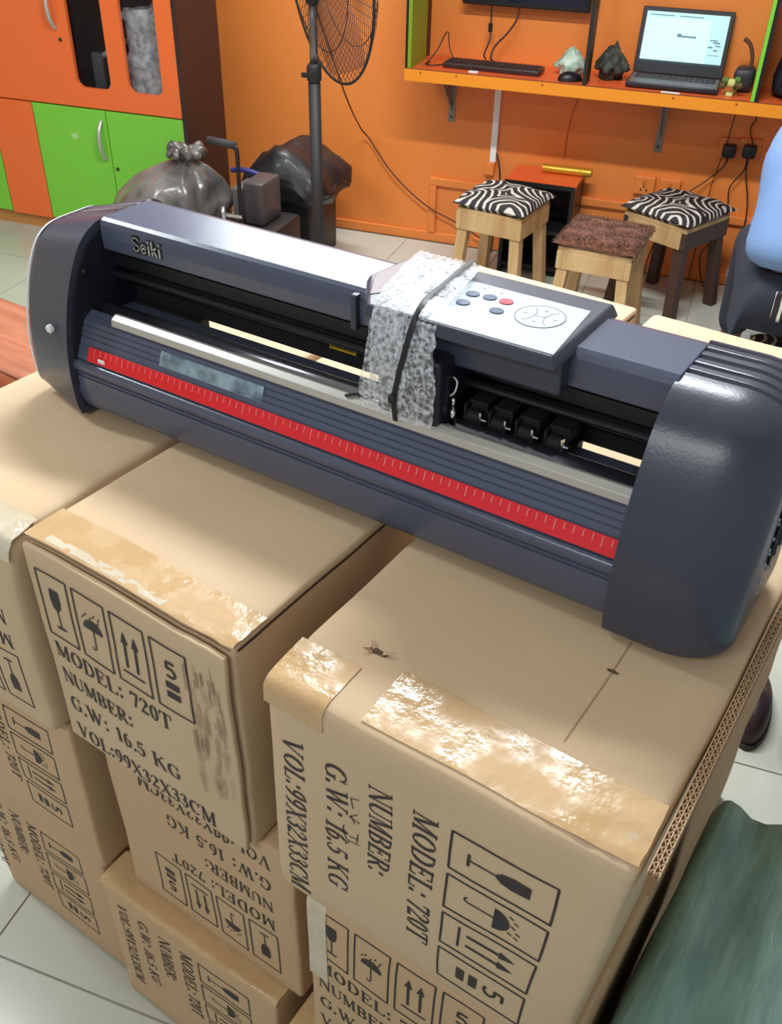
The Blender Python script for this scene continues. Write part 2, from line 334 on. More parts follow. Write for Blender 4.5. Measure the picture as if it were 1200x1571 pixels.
# ------------------------------------------------------------------ cartons
SER = 0.055
def G(*st): return list(st)
def glyph(ch):
    """serif capitals: (advance, [(stroke width, polyline)]) on a unit cap height"""
    T, t = 0.17, 0.075
    def sf(x, y, l=0.30): return (SER, [(x-l/2, y), (x+l/2, y)])
    if ch == 'M': return 1.08, [(t, [(0.16, 0), (0.16, 1)]), (T, [(0.18, 1), (0.52, 0.06)]), (t, [(0.52, 0.06), (0.84, 1)]), (T, [(0.86, 0), (0.86, 1)]), sf(0.16, 0.025, .26), sf(0.87, 0.025), sf(0.12, 0.975, .22), sf(0.9, 0.975, .22)]
    if ch == 'O': return 0.9, [(T, arc(0.45, 0.5, 0.31, 0.44, 120, 240)), (T, arc(0.45, 0.5, 0.31, 0.44, -60, 60)), (t, arc(0.45, 0.5, 0.32, 0.46, 50, 130)), (t, arc(0.45, 0.5, 0.32, 0.46, 230, 310))]
    if ch == '0': return 0.62, [(T*.9, arc(0.31, 0.5, 0.19, 0.44, 120, 240)), (T*.9, arc(0.31, 0.5, 0.19, 0.44, -60, 60)), (t, arc(0.31, 0.5, 0.2, 0.46, 50, 130)), (t, arc(0.31, 0.5, 0.2, 0.46, 230, 310))]
    if ch == 'D': return 0.9, [(T, [(0.2, 0), (0.2, 1)]), (t, [(0.1, 0.965), (0.45, 0.965)]), (t, [(0.1, 0.035), (0.45, 0.035)]), (T, arc(0.42, 0.5, 0.32, 0.44, -62, 62)), (t, arc(0.42, 0.5, 0.33, 0.465, 50, 92)), (t, arc(0.42, 0.5, 0.33, 0.465, -92, -50))]
    if ch == 'E': return 0.8, [(T, [(0.2, 0), (0.2, 1)]), (t, [(0.08, 0.965), (0.68, 0.965)]), (t, [(0.08, 0.035), (0.7, 0.035)]), (t, [(0.2, 0.52), (0.5, 0.52)]), (t, [(0.66, 0.97), (0.68, 0.76)]), (t, [(0.68, 0.03), (0.71, 0.26)]), (t, [(0.5, 0.4), (0.5, 0.64)])]
    if ch == 'L': return 0.78, [(T, [(0.2, 0), (0.2, 1)]), (t, [(0.08, 0.035), (0.68, 0.035)]), (t, [(0.67, 0.03), (0.7, 0.28)]), sf(0.2, 0.97)]
    if ch == 'N': return 0.98, [(t, [(0.16, 0), (0.16, 1)]), (T, [(0.18, 0.97), (0.8, 0.05)]), (t, [(0.82, 0), (0.82, 1)]), sf(0.16, 0.025, .26), sf(0.12, 0.975, .22), sf(0.82, 0.975, .26)]
    if ch == 'U': return 0.94, [(T, [(0.2, 1), (0.2, 0.34)]), (T, arc(0.47, 0.34, 0.27, 0.28, 180, 250)), (t, arc(0.47, 0.34, 0.29, 0.3, 245, 360)), (t, [(0.76, 0.34), (0.76, 1)]), sf(0.2, 0.97), sf(0.76, 0.97, .26)]
    if ch == 'B': return 0.84, [(T, [(0.2, 0), (0.2, 1)]), (t, [(0.08, 0.965), (0.45, 0.965)]), (t, [(0.08, 0.035), (0.45, 0.035)]), (t, [(0.2, 0.52), (0.45, 0.52)]), (T, arc(0.44, 0.745, 0.2, 0.2, -60, 60, 6)), (t, arc(0.44, 0.745, 0.2, 0.22, -90, 90, 8)), (T, arc(0.44, 0.275, 0.24, 0.21, -60, 60, 6)), (t, arc(0.44, 0.275, 0.24, 0.24, -90, 90, 8))]
    if ch == 'R': return 0.92, [(T, [(0.2, 0), (0.2, 1)]), (t, [(0.08, 0.965), (0.45, 0.965)]), (t, [(0.2, 0.5), (0.45, 0.5)]), (T, arc(0.44, 0.735, 0.21, 0.2, -60, 60, 6)), (t, arc(0.44, 0.735, 0.21, 0.23, -90, 90, 8)), (T, [(0.42, 0.5), (0.74, 0.06)]), sf(0.2, 0.03), sf(0.8, 0.03, .22)]
    if ch == 'G': return 0.92, [(T, arc(0.47, 0.5, 0.33, 0.44, 115, 245)), (t, arc(0.47, 0.5, 0.33, 0.46, 40, 120)), (t, arc(0.47, 0.5, 0.33, 0.46, 240, 305)), (t, [(0.74, 0.97), (0.74, 0.68)]), (T*.9, [(0.72, 0.08), (0.72, 0.44)]), sf(0.72, 0.44)]
    if ch == 'C': return 0.86, [(T, arc(0.47, 0.5, 0.33, 0.44, 115, 245)), (t, arc(0.47, 0.5, 0.33, 0.46, 40, 120)), (t, arc(0.47, 0.5, 0.33, 0.46, 240, 318)), (t, [(0.74, 0.97), (0.74, 0.68)])]
    if ch == 'W': return 1.24, [(T, [(0.16, 1), (0.4, 0.04)]), (t, [(0.4, 0.04), (0.6, 0.9)]), (T, [(0.56, 1), (0.8, 0.04)]), (t, [(0.8, 0.04), (1.08, 1)]), sf(0.14, 0.97), sf(1.08, 0.97, .26)]
    if ch == 'K': return 0.96, [(T, [(0.2, 0), (0.2, 1)]), (t, [(0.22, 0.4), (0.74, 0.97)]), (T, [(0.4, 0.6), (0.78, 0.04)]), sf(0.2, 0.03), sf(0.2, 0.97), sf(0.8, 0.03, .26), sf(0.76, 0.97, .24)]
    if ch == 'V': return 0.94, [(T, [(0.18, 1), (0.48, 0.04)]), (t, [(0.48, 0.04), (0.78, 1)]), sf(0.16, 0.97), sf(0.78, 0.97, .26)]
    if ch == 'X': return 0.9, [(T, [(0.18, 1), (0.72, 0)]), (t, [(0.74, 1), (0.16, 0)]), sf(0.18, 0.97), sf(0.74, 0.97, .26), sf(0.16, 0.03, .26), sf(0.74, 0.03)]
    if ch == 'T': return 0.86, [(T, [(0.43, 0), (0.43, 1)]), (t, [(0.08, 0.965), (0.78, 0.965)]), (t, [(0.09, 0.97), (0.09, 0.72)]), (t, [(0.77, 0.97), (0.77, 0.72)]), sf(0.43, 0.03)]
    if ch == '1': return 0.55, [(T, [(0.3, 0), (0.3, 1)]), (t, [(0.14, 0.82), (0.3, 0.96)]), sf(0.3, 0.03, .36)]
    if ch == '2': return 0.64, [(t, arc(0.3, 0.74, 0.2, 0.23, 30, 190)), (T, arc(0.28, 0.74, 0.22, 0.2, -55, 60, 6)), (t*1.2, [(0.4, 0.56), (0.1, 0.08)]), (T*.9, [(0.08, 0.08), (0.54, 0.08)])]
    if ch == '3': return 0.62, [(t, arc(0.28, 0.76, 0.18, 0.21, 60, 180)), (T*.9, arc(0.26, 0.76, 0.18, 0.18, -70, 60, 6)), (t, [(0.2, 0.55), (0.3, 0.55)]), (T*.9, arc(0.26, 0.28, 0.22, 0.24, -50, 80, 7)), (t, arc(0.28, 0.26, 0.22, 0.23, 190, 320))]
    if ch == '5': return 0.62, [(T*.8, [(0.16, 0.94), (0.5, 0.94)]), (t, [(0.17, 0.95), (0.12, 0.5)]), (t, arc(0.26, 0.34, 0.22, 0.26, 60, 130)), (T*.9, arc(0.26, 0.32, 0.22, 0.26, -60, 70, 7)), (t, arc(0.26, 0.28, 0.22, 0.25, 190, 310))]
    if ch == '6': return 0.64, [(T*.9, arc(0.34, 0.4, 0.22, 0.5, 105, 240)), (t, arc(0.36, 0.5, 0.2, 0.46, 70, 115)), (T*.8, arc(0.32, 0.3, 0.17, 0.26, -70, 60, 7)), (t, arc(0.32, 0.3, 0.2, 0.28, 50, 150)), (t, arc(0.32, 0.3, 0.2, 0.27, 220, 300))]
    if ch == '7': return 0.6, [(T*.9, [(0.08, 0.92), (0.54, 0.92)]), (T*.8, [(0.5, 0.9), (0.24, 0)]), (t, [(0.09, 0.95), (0.07, 0.7)])]
    if ch == '9': return 0.64, [(T*.9, arc(0.3, 0.6, 0.22, 0.5, -75, 60)), (t, arc(0.28, 0.5, 0.2, 0.46, 250, 295)), (T*.8, arc(0.32, 0.7, 0.17, 0.26, 110, 250, 7)), (t, arc(0.32, 0.7, 0.2, 0.28, 230, 330)), (t, arc(0.32, 0.7, 0.2, 0.27, 40, 120))]
    if ch == ':': return 0.36, [(T, [(0.18, 0.06), (0.18, 0.22)]), (T, [(0.18, 0.58), (0.18, 0.74)])]
    if ch == '.': return 0.32, [(T, [(0.14, 0.02), (0.14, 0.18)])]
    return 0.45, []
def stroke(out, pts, w, sub=0.02):
    """polyline -> quads in 2D print space"""
    for (a, b) in zip(pts[:-1], pts[1:]):
        ax, ay = a; bx, by = b; L = math.hypot(bx-ax, by-ay)
        if L < 1e-7: continue
        nx, ny = -(by-ay)/L*w/2, (bx-ax)/L*w/2; ex, ey = (bx-ax)/L*w*0.12, (by-ay)/L*w*0.12
        k = max(1, int(L/sub))
        for i in range(k):
            s0, s1 = i/k, (i+1)/k
            x0, y0, x1, y1 = ax+(bx-ax)*s0-ex, ay+(by-ay)*s0-ey, ax+(bx-ax)*s1+ex, ay+(by-ay)*s1+ey
            out.append([(x0+nx, y0+ny), (x0-nx, y0-ny), (x1-nx, y1-ny), (x1+nx, y1+ny)])
def text_polys(txt, a0, b0, h, width):
    adv = sum(glyph(c)[0] for c in txt)*h; sx = width/adv; x = 0; out = []
    for c in txt:
        w, st = glyph(c)
        for (sw, pts) in st: stroke(out, [(a0+(x+px*h)*sx, b0-py*h) for (px, py) in pts], sw*h*0.92*(0.5+0.5*min(1, sx)))
        x += w*h
    return out
def poly_frame(a, b, w, h, lw):
    o = []; stroke(o, [(a, b), (a+w, b)], lw); stroke(o, [(a+w, b), (a+w, b+h)], lw); stroke(o, [(a+w, b+h), (a, b+h)], lw); stroke(o, [(a, b+h), (a, b)], lw); return o
def sym_glass(a, b, w, h):
    o = poly_frame(a, b, w, h, .0022); c = a+w/2
    o.append([(c-.007, b+.02), (c+.007, b+.02), (c+.008, b+.035), (c+.006, b+.045), (c, b+.052), (c-.006, b+.045), (c-.008, b+.035)])
    stroke(o, [(c, b+.05), (c, b+.074)], .0018); stroke(o, [(c-.007, b+.075), (c+.007, b+.075)], .003); return o
def sym_umbrella(a, b, w, h):
    o = poly_frame(a, b, w, h, .0022); c = a+w/2; y = b+.046
    dome = [(c+.0145*math.cos(math.radians(t)), y-.015*math.sin(math.radians(t))) for t in range(0, 181, 20)]
    o.append(dome); stroke(o, [(c, y), (c, y+.024)], .0018); stroke(o, [(c-.003+.003*math.cos(math.radians(t)), y+.024+.004*math.sin(math.radians(t))) for t in range(0, 200, 40)], .0018)
    for k, (dx, dy) in enumerate([(-.012, -.017), (-.007, -.022), (.0, -.02), (.006, -.025), (.011, -.018), (.013, -.024)]): stroke(o, [(c+dx, y+dy), (c+dx-.002, y+dy+.004)], .0016)
    return o
def sym_arrows(a, b, w, h):
    o = poly_frame(a, b, w, h, .0022)
    for c in (a+w*.34, a+w*.66):
        stroke(o, [(c, b+.03), (c, b+.066)], .0034); o.append([(c, b+.017), (c+.005, b+.033), (c-.005, b+.033)])
    stroke(o, [(a+w*.18, b+.074), (a+w*.82, b+.074)], .0026); return o
def sym_stack(a, b, w, h):
    o = poly_frame(a, b, w, h, .0022); c = a+w/2
    stroke(o, [(c+.006, b+.02), (c-.004, b+.02), (c-.005, b+.029)], .0034); stroke(o, arc(c-.001, b+.034, .007, .006, -120, 130, 8), .0034)
    o.append([(c-.009, b+.048), (c+.009, b+.048), (c+.009, b+.057), (c-.009, b+.057)]); o.append([(c-.009, b+.062), (c+.009, b+.062), (c+.009, b+.071), (c-.009, b+.071)]); return o
def make_carton(label, x0, x1, y0, z0, z1, yaw=0.0, k=0, s=1.0, off=(0.02, 0.045), seed=1, mt=CARD, length=0.985, ink=INK, tapes=(), endflap=False, crumple=0.004, rad=0.006, extra=None, taper=0.0):
    w = x1-x0; h = z1-z0
    t = thing('carton', label, 'carton', (x0, y0, z0), yaw, 'cutter cartons stacked in three layers')
    def D(p):
        q = Vector(p); d = nz(q, 5.0, seed)*0.0035 + nz(q, 16.0, seed+3)*0.0012
        # soft belly of the front and top panels, kept away from the base plane
        if p[1] < 0.12: d.y -= 0.004*math.sin(PI*min(max(p[0]/w, 0), 1))*math.sin(PI*min(max(p[2]/h, 0), 1))*(1-p[1]/0.12)
        if crumple:
            e = max(0, 1-(Vector(p)-Vector((w, 0, h))).length/0.09); e2 = max(0, 1-(Vector(p)-Vector((0, 0, h))).length/0.07)
            d.z -= crumple*(e*e+0.5*e2*e2); d.y += crumple*0.8*e*e; d += nz(q, 60, seed)*0.003*e
        fz = min(1, max(0, p[2]/0.03)); d *= fz
        if taper: d.x -= taper*(1-p[2]/h)*max(0, (p[0]-w*0.5)/(w*0.5))
        if p[2] > h-0.03 and p[1] > 0.16: d.z *= 0.25
        return Vector(p)+d
    b = MB(); b.rbox(0, w, 0.006 if endflap else 0, length, 0, h, rad, (14, 30, 14)); b.warp(D); b.build('body', mt, t, smooth=True)
    yf = 0.0
    if endflap:
        e = MB(); e.rbox(0.002, w-0.003, -0.004, 0.0035, 0.002, h-0.008, 0.0025, (14, 1, 14)); e.warp(lambda p: D(p)+Vector((0, -0.003*(p[0]/w)*(p[2]/h), 0))); e.build('end_flap', mt, t, smooth=True); yf = -0.0045
    def place(ab, lift=0.0006):
        a, bb_ = ab
        if k == 0: X, Z = a, h-bb_
        elif k == 1: X, Z = w-bb_, h-a
        else: X, Z = w-a, bb_
        p = (X, yf, Z); q = D(p)
        if endflap: q += Vector((0, -0.003*(X/w)*(Z/h), 0))
        return q+Vector((0, -lift, 0))
    def emit(name, polys, material):
        mb = MB()
        for pl in polys:
            P = [place(((a*s)+off[0], (b_*s)+off[1])) for (a, b_) in pl]
            mb.add(P, [list(range(len(P)))])
        return mb.build(name, material, t)
    for i, f in enumerate((sym_glass, sym_umbrella, sym_arrows, sym_stack)): emit('printed_symbol', f(i*0.0563, 0, 0.047, 0.092), ink)
    emit('printed_text', text_polys('MODEL: 720T', 0.0, 0.127, 0.0225, 0.182), ink)
    emit('printed_text', text_polys('NUMBER:', 0.0, 0.169, 0.0225, 0.115), ink)
    emit('printed_text', text_polys('G.W: 16.5 KG', 0.0, 0.213, 0.0225, 0.178), ink)
    emit('printed_text', text_polys('VOL:99X32X33CM', 0.0, 0.259, 0.0225, 0.224), ink)
    for (tx0, tx1, ty0, ty1, tm_, fold) in tapes:      # tape on the top, folding over the front edge when fold > 0
        def tp(i, j):
            L_ = (ty1-ty0)+fold; d_ = j*L_; x = tx0+(tx1-tx0)*i
            if d_ <= (ty1-ty0): p = (x, ty1-d_, h)
            else: p = (x, 0.0, h-(d_-(ty1-ty0)))
            q = D(p)
            # follow the rounded edge
            if p[1] < rad and p[2] > h-rad:
                c = Vector((0, rad, h-rad)); v = Vector((0, p[1], p[2]))-c
                if v.length > rad: v = v.normalized()*rad
                q = q-Vector(p)+Vector((x, 0, 0))+c+v
            n = Vector((0, -1, 1)).normalized() if (p[1] < rad and p[2] > h-rad*2) else (Vector((0, 0, 1)) if p[2] >= h-1e-6 else Vector((0, -1, 0)))
            wr = 0.0006*abs(noise.noise(Vector((x*40, d_*60, seed))))
            return q+n*(0.0009+wr+(0.006 if (endflap and p[2] < h-1e-6) else 0))
        tb = MB(); tb.grid(tp, 24, 20); tb.build('tape', tm_, t, smooth=True)
    if extra: extra(t, D, w, h)
    return t

def scuffs(t, D, w, h):
    mb = MB(); rnd = random.Random(4)
    for i in range(70):
        x = w-0.012-rnd.random()*0.05; z = h-0.03-rnd.random()*0.20; L = 0.01+rnd.random()*0.03
        p0 = D((x, -0.0045, z))+Vector((0, -0.0036, 0)); p1 = D((x+0.001, -0.0045, z-L))+Vector((0, -0.0036, 0)); dx = Vector((0.0003+rnd.random()*0.0006, 0, 0))
        mb.add([p0-dx, p0+dx, p1+dx, p1-dx], [[0, 1, 2, 3]])
    mb.build('scuff_mark', mat('scuffed_card', (158, 132, 112), 0.9), t)
    # thin dark slit along the top where the front panel has come loose
    g = MB(); g.grid(lambda i, j: D((0.004+(w-0.008)*i, 0.0045+0.003*j, h-0.006))+Vector((0, 0, 0.0)), 20, 1); g.build('loose_edge', CARDIN, t)
    e = MB(); e.grid(lambda i, j: D((w, 0.012+0.96*i, h-0.0075-0.0035*j))+Vector((0.0008, 0, 0)), 40, 1); e.build('edge_slit_shade', mat('slit_shadow', (70, 50, 36), 0.95), t)  # dark strip paints the shadow gap below the right top edge

def torn(t, D, w, h):
    rnd = random.Random(9)
    for (x, y, sc) in ((0.07, 0.085, 1.0), (0.262, 0.192, 0.55)):      # two small torn spots in the top
        hole = MB(); c = D((x, y, h))+Vector((0, 0, 0.0008)); P = []
        for q in range(9):
            a = 2*PI*q/9; r = (0.006+0.004*rnd.random())*sc; P.append(c+Vector((r*1.5*math.cos(a), r*0.5*math.sin(a), 0)))
        hole.add(P, [list(range(9))]); hole.build('tear', mat('torn_card_inside', (92, 74, 54), 0.95), t)
        fl_ = MB()
        for q in range(3 if sc == 1.0 else 0):
            a = rnd.random()*6.28; d = Vector((math.cos(a), 0.6*math.sin(a), 0)); e = Vector((-d.y, d.x, 0))*0.003
            b0 = c+d*0.006; fl_.add([b0-e, b0+e, b0+d*0.012+Vector((0, 0, 0.004)), b0+d*0.003+Vector((0, 0, 0.005))], [[0, 1, 2], [0, 2, 3]])
        if sc == 1.0: fl_.build('torn_flake', CARD, t)
    # crease across the top panel
    cr = MB(); cr.grid(lambda i, j: D((0.262+0.0012*j, 0.09+0.88*i, h))+Vector((0, 0, 0.0006)), 30, 1); cr.build('crease', mat('pressed_crease', (168, 138, 102), 0.8), t)
    # side panel standing proud of the top, its cut edge showing two rows of flutes
    xs = w+0.0025
    sp = MB(); sp.rbox(xs, xs+0.0095, 0.012, 0.985, h-0.030, h-0.006, 0.0015, (1, 20, 3)); sp.build('side_panel', CARDIN, t, smooth=True)
    for lay in (0, 1):
        fm = MB(); n = 240; xa = xs+0.0007+lay*0.0045; th = 0.0008
        for i in range(n):
            y0, y1 = 0.014+0.968*i/n, 0.014+0.968*(i+1)/n; xA, xB = (xa, xa+0.0036) if i % 2 == 0 else (xa+0.0036, xa)
            z = h-0.002
            fm.add([(xA, y0, z-0.005), (xA+th, y0, z-0.005), (xA+th, y0, z), (xA, y0, z), (xB, y1, z-0.005), (xB+th, y1, z-0.005), (xB+th, y1, z), (xB, y1, z)],
                   [[3, 2, 6, 7], [0, 3, 7, 4], [1, 5, 6, 2]])
        o = fm.build('corrugated_flute', CARD2, t); o['kind'] = 'stuff'
    for xl in (xs, xs+0.0045, xs+0.009):
        lm = MB(); lm.bb(xl-0.0004, xl+0.0006, 0.013, 0.984, h-0.010, h-0.002); lm.build('liner_edge', CARD2, t)
    # pen marks between the printed lines
    pm = MB()
    for pts in ([(0.121, 0.235), (0.112, 0.232), (0.114, 0.218)], [(0.119, 0.212), (0.110, 0.203), (0.122, 0.200)], [(0.116, 0.196), (0.111, 0.206)], [(0.120, 0.182), (0.119, 0.168)], [(0.110, 0.172), (0.121, 0.174)], [(0.109, 0.164), (0.122, 0.166)], [(0.104, 0.186), (0.102, 0.176), (0.110, 0.160)]):
        o2 = []; stroke(o2, pts, 0.0011)
        for pl in o2: pm.add([D((a-0.010, 0, b))+Vector((0, -0.0008, 0)) for (a, b) in pl], [[0, 1, 2, 3]])
    pm.build('pen_mark', INK, t)

ZL, ZA, ZB = 0.970, 0.977, 0.982
# bottom layer
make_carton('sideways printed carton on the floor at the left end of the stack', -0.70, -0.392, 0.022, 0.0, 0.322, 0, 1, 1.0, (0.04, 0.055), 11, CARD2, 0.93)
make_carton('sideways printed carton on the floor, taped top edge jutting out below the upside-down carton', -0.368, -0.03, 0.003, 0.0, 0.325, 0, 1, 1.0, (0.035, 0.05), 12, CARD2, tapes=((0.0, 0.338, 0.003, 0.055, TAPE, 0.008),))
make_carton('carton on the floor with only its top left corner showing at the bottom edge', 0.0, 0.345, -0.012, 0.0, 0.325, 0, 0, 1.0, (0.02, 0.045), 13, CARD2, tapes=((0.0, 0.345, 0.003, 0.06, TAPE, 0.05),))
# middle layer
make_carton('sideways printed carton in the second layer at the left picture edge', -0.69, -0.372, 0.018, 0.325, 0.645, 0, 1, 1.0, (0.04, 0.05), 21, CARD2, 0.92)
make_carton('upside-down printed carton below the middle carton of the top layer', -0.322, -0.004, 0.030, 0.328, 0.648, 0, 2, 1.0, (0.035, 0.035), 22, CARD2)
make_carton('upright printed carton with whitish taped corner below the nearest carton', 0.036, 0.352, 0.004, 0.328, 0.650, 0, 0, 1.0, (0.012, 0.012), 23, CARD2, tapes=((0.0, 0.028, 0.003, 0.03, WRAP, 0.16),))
# top layer
make_carton('upside-down printed carton at left of the top layer, under the left plotter foot', -0.665, -0.372, -0.002, 0.648, ZL, 0, 2, 1.0, (0.03, 0.035), 31, CARD, 0.925, tapes=((0.02, 0.293, 0.002, 0.05, WRAP, 0.03),), crumple=0.012, rad=0.012)
make_carton('upright printed carton in the middle of the top layer, half covered by the plotter', -0.357, -0.050, 0.018, 0.651, ZA, -0.022, 0, 1.08, (0.018, 0.036), 32, CARD, 0.985, endflap=True, tapes=((0.0, 0.307, 0.004, 0.058, TAPE, 0.0), (0.03, 0.21, 0.006, 0.017, WRAP, 0.0)), extra=scuffs)
make_carton('nearest carton, print turned sideways, glossy tape along its top front edge', 0.002, 0.367, 0.0, 0.653, ZB, 0, 1, 1.13, (0.062, 0.052), 33, CARD, 0.985, tapes=((0.105, 0.362, 0.010, 0.078, TAPE, 0.0), (0.0, 0.07, 0.004, 0.06, TAPE, 0.03)), crumple=0.010, rad=0.011, extra=torn, taper=0.022)

# ------------------------------------------------------------------ the cutting plotter
PX, PY, PZ = -0.13, 0.32, 0.9805
plot = thing('cutting_plotter', 'dark slate vinyl cutting plotter with red ruler lying across the cartons', 'plotter', (PX, PY, PZ))
plot.rotation_euler = (0, -0.0155, 0)
def L3(x, y, z): return (x-PX, y-PY, z-0.98)
def lp(pts): return [(y-PY, z-0.98) for (y, z) in pts]
# end cap outline (y, z), front foot going up over the top to the back
CAPF = [(0.240, 0.981), (0.229, 0.990), (0.2255, 1.02), (0.226, 1.055), (0.232, 1.095), (0.243, 1.135), (0.257, 1.168), (0.274, 1.195), (0.293, 1.211), (0.318, 1.2195), (0.36, 1.2215), (0.405, 1.2205), (0.424, 1.205), (0.432, 1.17), (0.434, 1.10), (0.430, 1.02), (0.424, 0.984), (0.36, 0.981), (0.29, 0.981)]
def smooth_closed(pts, n=5):
    N = len(pts); out = []
    for i in range(N):
        p0, p1, p2, p3 = [Vector((*pts[(i+k-1) % N], 0)) for k in range(4)]
        for k in range(n):
            t = k/n; q = 0.5*((2*p1)+(-p0+p2)*t+(2*p0-5*p1+4*p2-p3)*t*t+(-p0+3*p1-3*p2+p3)*t**3); out.append((q.x, q.y))
    return out
CAPS0 = smooth_closed(CAPF, 8); CAPS = []
for _i in range(len(CAPS0)):       # finer steps over the ribbed rear part of the top
    _a, _b = CAPS0[_i], CAPS0[(_i+1) % len(CAPS0)]; _k = 5 if (_a[1] > 1.2 and _a[0] > 0.315) else 1
    for _j in range(_k): CAPS.append((_a[0]+(_b[0]-_a[0])*_j/_k, _a[1]+(_b[1]-_a[1])*_j/_k))
def cap(xin, xout, crisp):
    mb = MB(); n = len(CAPS); cy, cz = 0.335, 1.06; rings = []
    K = 16
    for k in range(K+1):
        t = k/K
        # flat band, then a generous rounded shoulder to the outer side
        x = xin+(xout-xin)*(0.45*min(1, t/0.35) if t < 0.35 else 0.45+0.55*math.sin((t-0.35)/0.65*PI/2))
        q_ = 0 if t < 0.35 else 1-math.cos((t-0.35)/0.65*PI/2)
        sc = 1-0.34*q_; scz = 1-0.26*q_
        if crisp:          # the left cap tapers evenly to a crisp outer edge
            x = xin+(xout-xin)*(t/0.9*0.97 if t < 0.9 else 0.97+0.03*(t-0.9)/0.1); e_ = 1 if t > 0.9 else 0
            sc = 1-0.20*min(1, t/0.9)-0.05*e_*(t-0.9)/0.1; scz = 1-0.15*min(1, t/0.9)-0.04*e_*(t-0.9)/0.1
        ring = []
        for (y, z) in CAPS:
            yy = cy+(y-cy)*sc; zz = cz+(z-cz)*scz
            if z < 1.0: zz = min(zz, z+(1-sc)*0.25)
            zz = max(zz, 0.981)
            # ribs: five rounded grooves over the top rear part, running on down the outer side
            if y > 0.318 and z > 1.10:
                g = (y-0.332)/0.0165; fr = abs(g-round(g))
                if -0.2 < g < 4.3 and fr < 0.24: 
                    dep = 0.0034*(1-(fr/0.24)**2)
                    zz -= dep*max(0.3, 1-t*0.5)
            ring.append(L3(x, yy, zz))
        rings.append(ring)
    vs = [p for r_ in rings for p in r_]; fs = []
    for k in range(K):
        for i in range(n):
            q = [k*n+i, k*n+(i+1) % n, (k+1)*n+(i+1) % n, (k+1)*n+i]; fs.append(q if xout > xin else q[::-1])
    f1 = [K*n+i for i in range(n)]; fs.append(f1 if xout > xin else f1[::-1])
    f0 = list(range(n)); fs.append(f0[::-1] if xout > xin else f0)
    mb.add(vs, fs); return mb
XL, XR = -0.500, 0.236
cl = cap(XL, -0.602, True).build('left_end_cap', SLATE, plot, auto=32)
cr_ = cap(XR, 0.352, False).build('right_end_cap', SLATE, plot, auto=32)
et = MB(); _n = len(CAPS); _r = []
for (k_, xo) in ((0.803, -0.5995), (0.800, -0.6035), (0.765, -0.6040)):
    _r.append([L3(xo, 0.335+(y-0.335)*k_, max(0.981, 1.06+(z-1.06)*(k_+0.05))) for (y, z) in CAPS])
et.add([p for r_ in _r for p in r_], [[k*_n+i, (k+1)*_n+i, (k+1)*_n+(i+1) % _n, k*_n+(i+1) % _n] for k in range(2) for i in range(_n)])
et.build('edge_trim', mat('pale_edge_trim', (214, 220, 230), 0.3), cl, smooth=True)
sc = MB(); sc.lathe([(0, 0.003), (0.004, 0.003), (0.0055, 0.0015), (0.0055, -0.003)], L3(-0.532, 0.2325, 1.095), 16, Matrix.Rotation(PI/2*1.08, 4, 'X')); sc.build('screw_cap', WHITE, cl, smooth=True)
# side grooves on the right cap; pale dots paint light showing through vents
gr = MB()
for k in range(5):
    y = 0.312+0.0185*k
    gr.tube([L3(0.3535-0.0, y, 1.155-0.003*k), L3(0.3535, y+0.004, 1.06)], 0.0016, 6)
gr.build('side_groove', BLACK, cr_)
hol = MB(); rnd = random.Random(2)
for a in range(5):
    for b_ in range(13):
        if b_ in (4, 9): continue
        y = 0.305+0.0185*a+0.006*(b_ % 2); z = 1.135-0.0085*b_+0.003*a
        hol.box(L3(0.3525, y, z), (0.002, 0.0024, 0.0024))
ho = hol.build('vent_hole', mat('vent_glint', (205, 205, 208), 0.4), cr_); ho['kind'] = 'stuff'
# inner faces of the caps
for (x0, x1, nm) in ((XL-0.0005, XL+0.0025, 'inner_wall'), (XR-0.002, XR+0.0005, 'inner_wall')):
    w_ = MB(); w_.prism(lp([(0.2375, 0.992), (0.2345, 1.03), (0.237, 1.07), (0.244, 1.105), (0.254, 1.14), (0.268, 1.17), (0.286, 1.195), (0.31, 1.209), (0.35, 1.213), (0.42, 1.21), (0.42, 0.992)]), x0-PX, x1-PX); w_.build(nm, mat('inner_wall_plastic', (30, 32, 42), 0.5), plot)
for (y, z) in ((0.262, 1.165), (0.245, 1.045)):
    s_ = MB(); s_.lathe([(0, 0.0022), (0.003, 0.0015), (0.0034, -0.002)], L3(XL+0.004, y+0.012, z), 10, Matrix.Rotation(PI/2, 4, 'Y')); s_.build('inner_screw', BLACK, plot, smooth=True)
# lower extrusion with grooves
base = [(0.343, 0.986), (0.262, 0.986), (0.247, 0.9885), (0.240, 0.995), (0.2365, 1.006), (0.2350, 1.02), (0.2350, 1.036), (0.2352, 1.0385), (0.2375, 1.0392), (0.2375, 1.0410), (0.2355, 1.0418), (0.2355, 1.0436), (0.2378, 1.0444), (0.2378, 1.0460), (0.2352, 1.0468), (0.2340, 1.0495), (0.2337, 1.0530), (0.2343, 1.0562), (0.2358, 1.0586), (0.2378, 1.0600), (0.2400, 1.0604), (0.2414, 1.0602), (0.2418, 1.0618), (0.2400, 1.0622)]
base += [(0.2408, 1.0640), (0.2470, 1.0782), (0.2484, 1.0786), (0.2490, 1.0806)]
for k in range(4):
    y, z = 0.2496+0.0031*k, 1.0820+0.0066*k
    base += [(y, z), (y+0.0022, z+0.0047), (y+0.0034, z+0.0048), (y+0.0033, z+0.0062)]
base += [(0.2640, 1.1088), (0.2760, 1.1150), (0.2790, 1.1120), (0.2810, 1.1040), (0.343, 1.1010)]
bb_ = MB(); bb_.prism(lp(base), XL-0.002-PX, XR+0.002-PX); bb_.build('front_extrusion', SLATE2, plot, auto=36)
